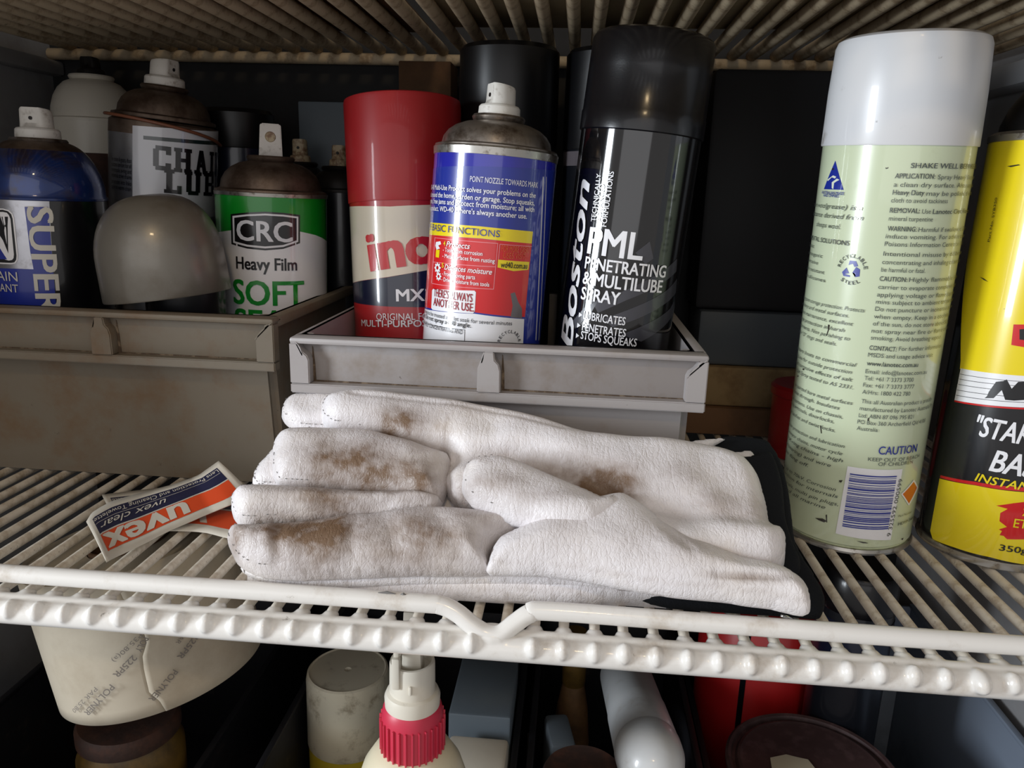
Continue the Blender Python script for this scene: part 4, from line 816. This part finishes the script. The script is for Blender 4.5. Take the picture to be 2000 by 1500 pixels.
# --- chain lube
t, R = aerosol('cha', 'spray_can', 'silver spray can lettered chain lube with a straw taped round it')
frombm('body', lathe(body_profile(R, .2060)), 'cha_body', t)
frombm('neck_band', lathe([(R-.001, .2055), (R, .206), (R-.0004, .2145), (R-.0030, .2162)], 96), 'tin_dusty', t)
frombm('shoulder', lathe(cone_profile(R-.0022, .2182, .0140, .2386)), 'tin_dusty', t)
nozzle_parts(t, .2406, .0168, .0094, 'nozzle_white', yaw=.9)
pts = []
for i in range(25):
    u = -50+100*i/24; v = 217.0-.00012*(u+50)**2*10; pts.append(((R+.0018)*sin(u/1000/R), -(R+.0018)*cos(u/1000/R), v/1000))
frombm('straw', tube(pts, .0011, 8), 'straw', t, angle=0)
do_labels('cha', R, t, 'ink_black', vmin=40)
# --- blue shouldered chain lubricant
t, R = aerosol('sup', 'spray_can', 'spray can with blue domed shoulder and vertical white lettering, far left')
frombm('body', lathe(body_profile(R, .1625)), 'sup_silver', t)
pr = [(R-.001, .1615), (R+.0006, .1625), (R+.0008, .1637), (R-.0002, .1655)]
for q in range(1, 11):
    a = q/10*pi/2*.86; pr.append((.0135+(R-.0135)*cos(a)-.002*(q/10), .1655+.0325*sin(a)))
frombm('shoulder', lathe(pr[:11], cap=False), 'sup_blue', t)
frombm('upper_shoulder', lathe(pr[10:]+[(.0128, .1975), (0, .1975)], cap=False), 'tin_dusty', t)
frombm('valve_ring', lathe([(.0120, .1962), (.0158, .1967), (.0164, .1979), (.0156, .1991), (.0132, .1987), (.0125, .1972)], 48), 'tin', t)
nozzle_parts(t, .2000, .0175, .0092, 'nozzle_white', yaw=-.5)
do_labels('sup', R, t, 'ink_white_sup', vmin=30)
# --- domed grey cap can
ax = Vector((-.13, .01, .99)).normalized(); xx = Vector((1, 0, 0)); yy = ax.cross(xx).normalized(); xx = yy.cross(ax)
t = thing('spray_can', 'spray can with big smooth grey domed cap, front of the left bin', 'spray can', (-.2430, .4625, .0035), None, 'spray cans')
R = .0350
frombm('body', lathe(body_profile(.0235, .125)), 'dark_can', t)
pr = [(R+.0012, .108), (R+.0016, .1086), (R+.0012, .130)]
for q in range(1, 13):
    a = q/12*pi/2; pr.append(((R+.0012)*cos(a)**.72 if q < 12 else 0, .130+.0385*sin(a)))
bm = lathe([(r, z-.125) for r, z in pr]); bmesh.ops.rotate(bm, verts=bm.verts, matrix=Matrix((xx, yy, ax)).transposed()); bmesh.ops.translate(bm, verts=bm.verts, vec=(-.0065, -.012, .1240))
frombm('cap', bm, 'grey_cap', t)
# --- cans further back
def plain_can(x, y, z0, R, top_, m, label, cap=None, cone=None, nz=None, cat='spray can', band=None, name='spray_can', zbase=.003):
    t = thing(name, label, cat, (x, y, zbase), group='spray cans')
    frombm('body', lathe(body_profile(R, top_-zbase), 64), m, t)
    if cone: frombm('shoulder', lathe(cone_profile(R-.0004, top_-zbase+.001, cone[0], cone[1]-zbase), 64), cone[2], t)
    if nz: nozzle_parts(t, (cone[1] if cone else top_)-zbase+.001, nz[1], nz[0], nz[2])
    if cap: frombm('cap', lathe([(R+.0004, top_-zbase-.001), (R+.0008, top_-zbase), (R+.0004, cap-zbase-.003), (R-.002, cap-zbase), (0, cap-zbase)], 64), 'black_matte', t)
    if band: frombm('label_band', lathe([(R+.0002, band[0]-zbase), (R+.0002, band[1]-zbase)], 64, cap=False), band[2], t)
    return t
plain_can(-.3860, .6130, 0, .0345, .2215, 'white_plastic', 'dusty white spray can with dark nozzle at the back left', cone=(.015, .2560, 'white_plastic'), nz=(.0072, .014, 'dark_tin'), band=(.10, .198, 'rust'))
plain_can(-.0495, .5370, 0, .0322, .2080, 'dark_can', 'black-capped spray can behind the blue one', cap=.2690, band=(.196, .205, 'ink_grey'))
plain_can(.0190, .540, 0, .0310, .2070, 'dark_can', 'black-capped spray can hidden behind the tall black leaning one', cap=.2680, band=(.196, .205, 'ink_grey'))
plain_can(-.1800, .5850, 0, .0240, .1740, 'dark_can', 'dark spray can behind the green and white one, beside the red cap', cone=(.012, .192, 'dark_tin'), nz=(.0055, .0155, 'nozzle_old'))
plain_can(-.2182, .608, 0, .0210, .1760, 'dark_can', 'dark spray can with yellowed nozzle at the bin back', cone=(.012, .195, 'dark_tin'), nz=(.0058, .0175, 'nozzle_old'))
plain_can(-.2610, .5920, 0, .0270, .2050, 'dark_blue', 'dark blue spray can behind the chain lube can', cap=.2320)
# ================================================================ clutter against the back wall
card('storage_case', 'black_box', .092, .215, .595, .645, .0955, .268, 'black case standing at the back beside the pale green can', 'case', .004)
card('grey_box', 'grey_box', .096, .200, .59, .645, .0535, .0950, 'dark grey box under the black case at the back', 'box', .002)
card('cardboard_box', 'tan_card', .085, .215, .585, .645, .0225, .0530, 'tan cardboard strip-shaped box under the dark grey box', 'box', .001)
card('cardboard_box', 'brown_card', .085, .225, .580, .645, .0005, .0220, 'dark brown cardboard box at the bottom of the back stack', 'box', .001)
card('cardboard_box', 'brown_card', -.1400, -.100, .608, .640, .0005, .2715, 'tall brown cardboard box behind the red capped can', 'box', .001)
card('storage_box', 'blue_grey', -.2280, -.170, .634, .650, .0005, .2440, 'narrow blue-grey box standing at the back wall', 'box', .001)
t = thing('paint_pot', 'small red pot behind the glove cuffs and pale green can', 'pot', (.170, .545, 0))
frombm('body', lathe([(0, .0004), (.0235, .0004), (.0245, .002), (.0250, .044), (.0235, .046)], 48), 'red_paint', t)
frombm('lid', lathe([(.0255, .044), (.0265, .045), (.0265, .050), (.0245, .052), (0, .0515)], 48), 'red_paint', t)
# ================================================================ the pair of gloves
GO = Vector((0, .30, .015)); GS = Vector((0, .8575, .5145)); GN = Vector((0, -.5145, .8575))
def g3(u, s, w): return GO+Vector((u/1000, 0, 0))+GS*(s/1000)+GN*(w/1000)
def seg_dist(px, py, ax_, ay_, bx_, by_):
    dx, dy = bx_-ax_, by_-ay_; L2 = dx*dx+dy*dy+1e-12
    t = np.clip(((px-ax_)*dx+(py-ay_)*dy)/L2, 0, 1); return np.hypot(px-ax_-t*dx, py-ay_-t*dy)
def poly_dist(P, poly):
    d = np.full(len(P), 1e9)
    for i in range(len(poly)):
        a, b = poly[i], poly[(i+1) % len(poly)]; d = np.minimum(d, seg_dist(P[:, 0], P[:, 1], a[0], a[1], b[0], b[1]))
    return d
def smooth_poly(pts, step=1.3):
    P = np.array(pts); n = len(P); out = []
    for i in range(n):
        p0, p1, p2, p3 = P[i-1], P[i], P[(i+1) % n], P[(i+2) % n]; L_ = np.hypot(*(p2-p1)); k = max(1, int(L_/step))
        m1, m2 = (p2-p0)*.38, (p3-p1)*.38       # gentle spline, keeps the corners lively
        lim = L_*.9
        for m in (m1, m2):
            q = np.hypot(*m)
            if q > lim: m *= lim/q
        for j in range(k):
            t = j/k; out.append((2*t**3-3*t*t+1)*p1+(t**3-2*t*t+t)*m1+(-2*t**3+3*t*t)*p2+(t**3-t*t)*m2)
    return np.array(out)
def puff(part, idx, w0, h, bdep, er, outline, m, parent, step=1.5, ground=False):
    poly = smooth_poly(outline); n = len(poly)
    # grid points inside
    mn, mx = poly.min(0), poly.max(0); gx = np.arange(mn[0], mx[0], step); gy = np.arange(mn[1], mx[1], step*.866)
    G = np.array([(x+(j % 2)*step/2, y) for j, y in enumerate(gy) for x in gx])
    ins = np.zeros(len(G), bool)
    for i in range(n):
        a, b = poly[i], poly[(i+1) % n]
        c = (a[1] > G[:, 1]) != (b[1] > G[:, 1])
        with np.errstate(divide='ignore', invalid='ignore'):
            xi = (b[0]-a[0])*(G[:, 1]-a[1])/(b[1]-a[1]+1e-12)+a[0]
        ins ^= c & (G[:, 0] < xi)
    G = G[ins]; dG = poly_dist(G, poly); G = G[dG > step*.45]
    allp = np.vstack([poly, G])
    r = delaunay_2d_cdt([Vector(p) for p in allp], [], [list(range(n))], 1, 1e-5)
    V = np.array([tuple(v) for v in r[0]]); F = [tuple(f) for f in r[2]]
    d = poly_dist(V, poly); t = np.clip(d/er, 0, 1); prof = np.sqrt(np.clip(1-(1-t)**2, 0, 1))
    H = h*prof
    if h > 6:       # stitched seam just inside the edge
        H -= .55*np.exp(-((d-2.6)/.75)**2)
    nz = np.array([noise.fractal(Vector((x*.055+idx*7, y*.055, 0)), 1., 2., 1) for x, y in V])
    nf = np.array([noise.noise(Vector((x*.42+idx, y*.16, 3))) for x, y in V])
    H += prof*(nz*min(1.5, h*.11)+nf*.05)
    for (cn, pl_, dep, wd) in CREASES:
        if cn != part: continue
        dd = np.full(len(V), 1e9)
        for a, b in zip(pl_, pl_[1:]): dd = np.minimum(dd, seg_dist(V[:, 0], V[:, 1], a[0], a[1], b[0], b[1]))
        H += dep*np.exp(-(dd/wd)**2)*np.clip(d/3, 0, 1)
    top_ = [g3(x, y, w0+hh) for (x, y), hh in zip(V, H)]
    bnd = d < 1e-3
    bot = []
    for (x, y), p, b, t_ in zip(V, prof, bnd, top_):
        q = g3(x, y, w0-bdep*p)
        if ground: q = Vector((q.x, q.y+.004, .0006)) if not b else t_
        if q.z < .0006: q = Vector((q.x, q.y, .0006))
        bot.append(q)
    for i, v in enumerate(top_):
        if v.z < .0009: v.z = .0009
    N_ = len(V); verts = list(top_); bi = []
    for i in range(N_):
        if bnd[i]: bi.append(i)
        else: bi.append(len(verts)); verts.append(bot[i])
    faces = list(F)+[tuple(bi[i] for i in f[::-1]) for f in F]
    faces = [f for f in faces if len(set(f)) == len(f)]
    me = bpy.data.meshes.new(part); me.from_pydata(verts, [], faces); me.update()
    st = np.zeros(len(verts), dtype=np.float32); s0 = np.zeros(N_)
    key = part
    for (sn, cx, cy, rx, ry, k) in STAINS:
        if sn == key:
            s0 = np.maximum(s0, k*np.exp(-((V[:, 0]-cx)/max(abs(rx)*1.25, 1))**2-((V[:, 1]-cy)/max(abs(ry)*1.25, 1))**2))
    s0 = s0*(1.0+.6*nz)
    for hh in (2.6,): s0 = np.maximum(s0, .16*np.exp(-((d-hh)/.8)**2))
    st[:N_] = np.clip(s0, 0, 1)
    at = me.attributes.new('stain', 'FLOAT', 'POINT'); at.data.foreach_set('value', st)
    name = {'under_palm': 'palm', 'under_finger': 'finger', 'under_cuff': 'cuff_lining', 'under_leather': 'cuff_edge'}.get(part, part)
    o = obj(name, me, m, parent, True, 0)
    # short dark stitches along the fingertips
    if part in ('finger', 'thumb', 'under_finger', 'palm'):
        xmin = V[:, 0].min(); bm = bmesh.new(); inn = []
        c = V.mean(0)
        for i in range(0, n, 2):
            p = poly[i]
            if p[0] < xmin+(26 if part != 'thumb' else 16):
                tg = poly[(i+1) % n]-poly[i-1]; tg /= np.hypot(*tg)+1e-9; nn = np.array((-tg[1], tg[0]))
                q = p+nn*2.0
                if poly_dist(np.array([q]), poly)[0] < 1.2: continue
                # keep it inside
                j = np.argmin(np.hypot(V[:, 0]-q[0], V[:, 1]-q[1]))
                if d[j] < .8: q = p-nn*2.0; j = np.argmin(np.hypot(V[:, 0]-q[0], V[:, 1]-q[1]))
                if d[j] < .8: continue
                w = w0+H[j]+.18; a = g3(*(q-tg*.45), w); b = g3(*(q+tg*.45), w)
                tb = tube([a, (a+b)/2, b], .00017, 5); me2 = bpy.data.meshes.new('x'); tb.to_mesh(me2); tb.free(); bm.from_mesh(me2); bpy.data.meshes.remove(me2)
        if len(bm.verts):
            so = frombm('stitching', bm, 'chip', o, angle=0); so['kind'] = 'stuff'
        else: bm.free()
    return o
gl_low = thing('leather_glove', 'lower white leather work glove, mostly hidden under the other', 'glove', (0, .30, 0), group='pair of leather gloves')
gl_up = thing('leather_glove', 'upper white leather work glove with brown stains and thumb folded over', 'glove', (0, .30, 0), group='pair of leather gloves')
for i, (pn, w0, h, bd, er, ol) in enumerate(GLOVE):
    low = pn.startswith('under'); m = 'lining' if pn in ('under_cuff', 'cuff_lining') else 'leather'
    o = puff(pn, i, w0, h, bd, er, ol, m, None, step=1.5, ground=(pn == 'under_palm'))
    o.parent = gl_low if low else gl_up; o.matrix_parent_inverse = Matrix.Translation((0, -.30, 0))
a = tube([(.0935, .3010, .0075), (.0960, .3004, .0072), (.0990, .2998, .0062)], .0008, 8); o = frombm('clip', a, 'chrome', None, angle=0); o.parent = gl_low; o.matrix_parent_inverse = Matrix.Translation((0, -.30, 0))
# ================================================================ wipe packets
def packet(rows, label, wav):
    T, B = [[Vector(p)/1000 for p in r] for r in rows]; n = len(T)
    def surf(s, t, lift=0.):
        x = min(max(s, 0), .9999)*(n-1); i = int(x); f = x-i
        a = T[i].lerp(T[i+1], f); b = B[i].lerp(B[i+1], f); p = a.lerp(b, t)
        p.z += wav*sin(t*pi)*(.5+.5*sin(s*7))+lift
        return p
    ns, nt = 48, 24; V = [surf(i/ns, j/nt) for j in range(nt+1) for i in range(ns+1)]
    c0 = T[n//2].lerp(B[n//2], .5); c0.z = min(p.z for p in V)
    t = thing('wipe_packet', label, 'packet', c0, group='lens wipe packets')
    def sub(name, s0, s1, t0, t1, m, lift, ns=40, nt=10):
        V = [surf(s0+(s1-s0)*i/ns, t0+(t1-t0)*j/nt, lift)-c0 for j in range(nt+1) for i in range(ns+1)]
        F = [(j*(ns+1)+i, j*(ns+1)+i+1, (j+1)*(ns+1)+i+1, (j+1)*(ns+1)+i) for j in range(nt) for i in range(ns)]
        return pyd(name, V, F, m, t, angle=0)
    o = sub('sachet', 0, 1, 0, 1, 'paper_white', 0); so = o.modifiers.new('t', 'SOLIDIFY'); so.thickness = .0005; so.offset = -1
    sub('navy_panel', .05, .955, .13, .50, 'paper_navy', .00015)
    sub('white_rule', .05, .955, .505, .525, 'paper_white', .0002, 40, 1)
    sub('orange_panel', .05, .955, .53, .86, 'paper_orange', .00015)
    def wr(s, s0, s1, tb, hh, bold, sh=0, m='paper_white'):
        V, F = bold_text(s, sh, bold*2) if bold > .02 else flat_text(s, 0, sh); V = V[:, :2].copy(); V[:, 0] -= V[:, 0].min(); Wd = V[:, 0].max()
        P = [surf(s0+(s1-s0)*x/Wd, tb+y/CAPH*hh, .00035)-c0 for x, y in V]; pyd('lettering', P, F, m, t, angle=0)
    wr('uvex', .36, .945, .56, .40, .035)
    wr('uvex clear', .47, .93, .33, .13, 0, .35)
    wr('Lens Protection and Cleaning Towelettes', .06, .97, .17, .085, .012)
    sub('thin_rule', .06, .95, .285, .292, 'paper_white', .0003, 40, 1)
    return t
packet(PACKET2, 'orange and navy wipe packet lying underneath the other one', 0)
packet(PACKET, 'curled orange and navy wipe packet on top, left of the gloves', .0012)
# ================================================================ below the shelf
def open_bin(label, x0, x1, y0, y1, z0, z1, m, th=.0022, group='lower trays', left=1.):
    t = thing('storage_tray', label, 'tray', ((x0+x1)/2, (y0+y1)/2, z0), group=group); w, d_, h = (x1-x0)/2, (y1-y0)/2, z1-z0
    for nm, a in (('side_panel', (-w, -w+th, -d_, d_, .0, h*left)), ('side_panel', (w-th, w, -d_, d_, 0, h)), ('front_panel', (-w+th, w-th, -d_, -d_+th, 0, h)), ('back_panel', (-w+th, w-th, d_-th, d_, 0, h)), ('base', (-w+th, w-th, -d_+th, d_-th, 0, th))):
        frombm(nm, box(bmesh.new(), *a, bev=.0004), m, t)
    for a, b in ((-w-.0012, -w+th+.0012), (w-th-.0012, w+.0012))[0 if left == 1. else 1:]:
        bm = bmesh.new(); box(bm, a, b, -d_, d_, h-.001, h+.0022, bev=.0008); frombm('rim', bm, m, t)
    return t
ZF_ = ZF
open_bin('black tray at lower left under the paper roll', -.400, -.2270, .292, .62, ZF_, -.190, 'bin_black')
open_bin('black tray holding the white capped can and the trigger bottle', -.1900, -.0240, .292, .62, ZF_, -.190, 'bin_black')
open_bin('black tray holding the white tube and the brown handle', -.0155, .0990, .292, .62, ZF_, -.190, 'bin_black')
open_bin('black tray holding the red can and brown tin', .1060, .2260, .292, .62, ZF_, -.205, 'bin_black')
open_bin('blue-grey crate at the lower right', .2290, .2920, .292, .60, ZF_, -.145, 'crate_blue', group='lower crates', left=.3)
# paper roll
axv = Vector((-.20, .02, .98)).normalized(); xx = Vector((1, 0, 0)); yy = axv.cross(xx).normalized(); xx = yy.cross(axv)
t = thing('sandpaper_roll', 'large roll of pale backing paper with grey print under the shelf, left', 'paper roll', can_frame('rol')[0], can_frame('rol')[1])
RR = .0560
V = []; nS = 160
def rr_(i): a = 2*pi*i/nS; return RR+.0011*(i/nS)
frombm('core', lathe([(.020, .001), (.020, .080), (.0215, .080), (.0215, .001), (.020, .001)], 48, cap=False), 'brown_card', t)
bm = bmesh.new(); A_ = []; th0 = radians(-92.5)
for i in range(nS+1):
    a = th0+2*pi*i/nS; col_ = []
    for j in range(13):
        z = .080*j/12; wob = .0030*sin(j*.75+2.4)+.0008*sin(j*2.3) 
        wob *= max(0, 1-min(i, nS-i)/6)
        aa = a+wob/RR*(1 if i == 0 else 1.0); r_ = RR+.0004*(1-i/nS)
        col_.append(bm.verts.new((r_*cos(aa), r_*sin(aa), z)))
    A_.append(col_)
for i in range(nS):
    for j in range(12): bm.faces.new((A_[i][j], A_[i+1][j], A_[i+1][j+1], A_[i][j+1]))
o = frombm('paper', bm, 'roll_paper', t, angle=0); so = o.modifiers.new('t', 'SOLIDIFY'); so.thickness = .0003; so.offset = -1
frombm('windings', lathe([(.022, .002), (RR-.0015, .002), (RR-.0015, .078), (.022, .078), (.022, .002)], 96, cap=False), 'roll_paper', t)
do_labels('rol', RR+.0013, t, 'roll_ink')
t = thing('glass_jar', 'brown jar half hidden under the paper roll', 'jar', (-.272, .405, ZF_+.0025))
frombm('body', lathe([(0, 0), (.030, 0), (.032, .003), (.032, .165), (.026, .178)], 48), 'amber', t); frombm('lid', lathe([(.0265, .177), (.031, .178), (.031, .186), (.029, .189), (0, .189)], 48), 'rust', t)
t = thing('tin_can', 'small dark tin beside the brown jar in the left tray', 'tin', (-.262, .335, ZF_+.0025))
frombm('body', lathe([(0, 0), (.028, 0), (.028, .165), (.026, .168)], 48), 'tin_dusty', t); frombm('lid', lathe([(.0285, .166), (.0295, .168), (.0285, .171), (.024, .169), (0, .169)], 48), 'rust', t)
# white capped can
t = thing('spray_can', 'spray can with tall dirty white cap and yellow label, lower tray', 'spray can', (-.1540, .4905, ZF_+.0025)); zb = ZF_+.0025; R = .0300
frombm('body', lathe(body_profile(R, .1180), 64), 'yellow_label', t)
frombm('cap', lathe([(R+.0005, .1165), (R+.0008, .1172), (R+.0002, .1700), (R-.0006, .1738), (R-.0020, .1748), (R-.0030, .1740), (.0026, .1738), (.0016, .1715), (0, .1712)], 72), 'cream_plastic', t)
for s, u0_, v, u1_, cap in (('- Cleans &', -7, 103.0, 14, 4.5), ('Protects', -5, 95, 12, 4.5)):
    V, F = flat_text(s, 0); X, Y, F = place_flat(V, F, (u0_-8, v), (u1_-8, v), cap)
    pyd('label_lettering', [((R+.0004)*sin(x/1000/R), -(R+.0004)*cos(x/1000/R), y/1000) for x, y in zip(X, Y)], F, 'ink_black', t, angle=0)
# trigger bottle
t = thing('squeeze_bottle', 'cream bottle with pink ribbed collar and white spray head', 'bottle', (-.0735, .3420, ZF_+.0025)); z1 = -.1035-zb
frombm('bottle', lathe([(0, 0), (.031, 0), (.033, .003), (.033, z1-.050), (.031, z1-.030), (.026, z1-.014), (.0205, z1-.005), (.0155, z1-.002), (.0150, z1+.006), (0, z1+.006)], 72), 'bottle_cream', t)
bm = lathe([(.0140, z1-.004), (.0158, z1-.004), (.0160, z1-.003), (.0160, z1+.016), (.0152, z1+.0215), (.0138, z1+.0235), (.012, z1+.0235)], 48); frombm('collar', bm, 'pink_plastic', t)
for i in range(30):
    a = 2*pi*i/30; bm = bmesh.new(); box(bm, -.0005, .0005, -.0172, -.0150, z1-.0025, z1+.0165, bev=.0003); bmesh.ops.rotate(bm, verts=bm.verts, matrix=Matrix.Rotation(a, 3, 'Z')); o = frombm('rib', bm, 'pink_plastic', t)
hd = frombm('spray_head', lathe([(.0125, z1+.0225), (.0142, z1+.023), (.0144, z1+.028), (.0134, z1+.0305), (.0118, z1+.0315), (.0116, z1+.047), (.0112, z1+.0485), (.0098, z1+.0485), (.0096, z1+.044), (0, z1+.044)], 56), 'white_plastic', t)
bm = bmesh.new(); box(bm, -.0048, .0058, -.0050, .0040, z1+.042, z1+.078, bev=.0012)
for v in bm.verts: v.co.x *= 1-.25*(v.co.z-z1-.042)/.036
frombm('stem', bm, 'white_plastic', t)
bm = bmesh.new(); box(bm, -.0080, -.0040, -.0125, -.0085, z1+.0385, z1+.056, bev=.0008); box(bm, -.0075, -.0045, -.0105, -.0020, z1+.054, z1+.066, bev=.0008); frombm('trigger', bm, 'white_plastic', t)
bm = bmesh.new(); box(bm, .0006, .0022, -.0128, -.0108, z1+.036, z1+.041, bev=.0006); frombm('catch', bm, 'white_plastic', t)
bm = bmesh.new(); box(bm, -.0032, -.0006, -.0025, .0010, z1+.077, z1+.0865, bev=.0006); frombm('nozzle', bm, 'white_plastic', t)
# boxes right of the bottle
card('plastic_box', 'blue_grey', -.0720, -.0290, .450, .52, ZF_+.0025, -.168, 'blue-grey box standing behind the squeeze bottle', 'box', .002)
o = card('paper_bag', 'paper_white', -.0690, -.0290, .388, .440, ZF_+.0025, -.176, 'cream packet with a black scribble beside the squeeze bottle', 'packet', .003)
for i in range(5):
    a = i*pi/5+.3; st_ = tube([(-.0125+.0065*cos(a), -.016+.006*sin(a), .1672), (-.0125, -.016, .1678), (-.0125-.0065*cos(a), -.016-.006*sin(a), .1672)], [.0002, .0006, .0002], 6); frombm('scribble', st_, 'ink_black', o)
# handle tray
t = thing('paint_brush', 'wooden brush handle with amber tip standing in the tray', 'brush', (.0140, .520, ZF_+.0025), Matrix.Rotation(radians(-4), 3, 'X'))
frombm('handle', lathe([(0, .02), (.011, .02), (.0125, .06), (.0145, .10), (.0120, .130), (.0085, .150)], 32), 'wood', t)
frombm('tip', lathe([(.0088, .1495), (.0092, .151), (.0092, .190), (.008, .194), (0, .194)], 32), 'amber', t)
frombm('ferrule', lathe([(0, 0), (.013, 0), (.013, .021), (.0115, .023)], 32), 'rim_tin', t)
card('metal_block', 'grey_box', -.0040, .0130, .445, .478, ZF_+.0025, -.182, 'small grey block between the brown handle and the rusty lid', 'block', .003, rz=.2)
t = thing('screw_top_jar', 'round jar with rusty dark brown lid at the bottom', 'jar', (.0200, .4070, ZF_+.0025))
frombm('body', lathe([(0, 0), (.023, 0), (.0245, .003), (.0245, .150), (.022, .156)], 48), 'amber', t)
frombm('lid', lathe([(.0238, .153), (.0255, .154), (.0258, .170), (.0245, .1728), (.0225, .1722), (0, .1722)], 64), 'rust', t)
# white tube lying back
p0 = Vector((.0665, .4100, -.1500)); p1 = Vector((.0500, .5150, -.1500)); ax = Vector((.030, -.960, .272)).normalized()
xx = Vector((1, .2, 0)).normalized(); yy = ax.cross(xx).normalized(); xx = yy.cross(ax)
t = thing('sealant_bottle', 'white and red bottle with rounded end leaning in the tray', 'bottle', (.0530, .5350, -.1830), Matrix((xx, yy, ax)).transposed())
pr = [(0, 0), (.014, .001), (.0185, .006), (.0195, .012)]
frombm('body', lathe(pr+[(.0195, .085), (.0200, .088), (.0200, .138), (.0195, .140)], 64), 'tube_white', t)
frombm('cap', lathe([(.0202, .139), (.0204, .141), (.0200, .152), (.0180, .162), (.0140, .169), (.007, .1735), (0, .1745)], 64), 'tube_white', t)
ink = Ink(); ink.add('red_paint', np.array([8., 34, 34, 8]), np.array([20., 20, 104, 104]), [(0, 1, 2, 3)], .0003, True); ink.build(.0197, t, 'label_panel')
# red can and brown tin
t = thing('paint_can', 'red can with green side label behind the brown tin', 'can', (.1570, .5420, ZF_+.0025))
frombm('body', lathe([(0, 0), (.0465, 0), (.0475, .003), (.0475, .2285), (.0465, .2300), (.044, .2300)], 80), 'red_paint', t)
ink = Ink(); ink.add('ink_cream', np.array([46., 53, 53, 44]), np.array([186., 188, 212, 206]), [(0, 1, 2, 3)], .0003, True)
ink.add('green_metal', np.array([53., 76, 76, 53]), np.array([150., 150, 226, 226]), [(0, 1, 2, 3)], .0003, True)
ink.add('ink_black', np.array([-25., -21, -21, -25]), np.array([120., 120, 229, 229]), [(0, 1, 2, 3)], .0003, True); ink.build(.0475, t, 'label_panel')
frombm('lid', lathe([(.0475, .2285), (.0480, .2295), (.0470, .2312), (.042, .2295), (0, .2295)], 80), 'rim_tin', t)
t = thing('paint_tin', 'round dark brown tin with stained lid and tape patch', 'tin', (.1600, .4150, ZF_+.0025)); R = .0510
frombm('body', lathe([(0, 0), (R-.002, 0), (R-.001, .003), (R-.001, .1790), (R-.002, .1800)], 80), 'red_paint', t)
frombm('lid', lathe([(R-.001, .1785), (R+.0010, .1795), (R+.0012, .1825), (R-.0005, .1840), (R-.0022, .1832), (R-.0030, .1808), (R-.0048, .1804), (R-.0062, .1826), (R-.0078, .1832), (R-.010, .1822), (0, .1818)], 96), 'tin_brown', t)
V = [(-.0145, -.036, 0), (-.003, -.035, 0), (.009, -.034, 0), (.0085, -.020, 0), (.006, -.0115, 0), (.001, -.0105, 0), (-.0045, -.0090, 0), (-.0135, -.0125, 0), (-.015, -.024, 0)]
o = pyd('tape_patch', [(x*1.2-.008, y*1.2+.022, .1823) for x, y, z in V]+[(x*1.2-.008, y*1.2+.022, .1828) for x, y, z in V], [tuple(range(9))[::-1], tuple(range(9, 18))]+[(i, (i+1) % 9, 9+(i+1) % 9, 9+i) for i in range(9)], 'tape', t, smooth=False)
# navy can seen through the wires
t = thing('spray_can', 'navy spray can behind the brown tin, seen through the shelf wires', 'spray can', (.1975, .4810, ZF_+.0025)); R = .0240
frombm('body', lathe(body_profile(R, .262), 64), 'dark_can', t)
frombm('label_band', lathe([(R+.0003, .225), (R+.0003, .256)], 64, cap=False), 'dark_blue', t)
frombm('cap', lathe([(R+.0004, .262), (R+.0008, .263), (R, .285), (R-.002, .288), (0, .288)], 64), 'black_plastic', t)
# tidy up the lettering source
bpy.data.objects.remove(_to)
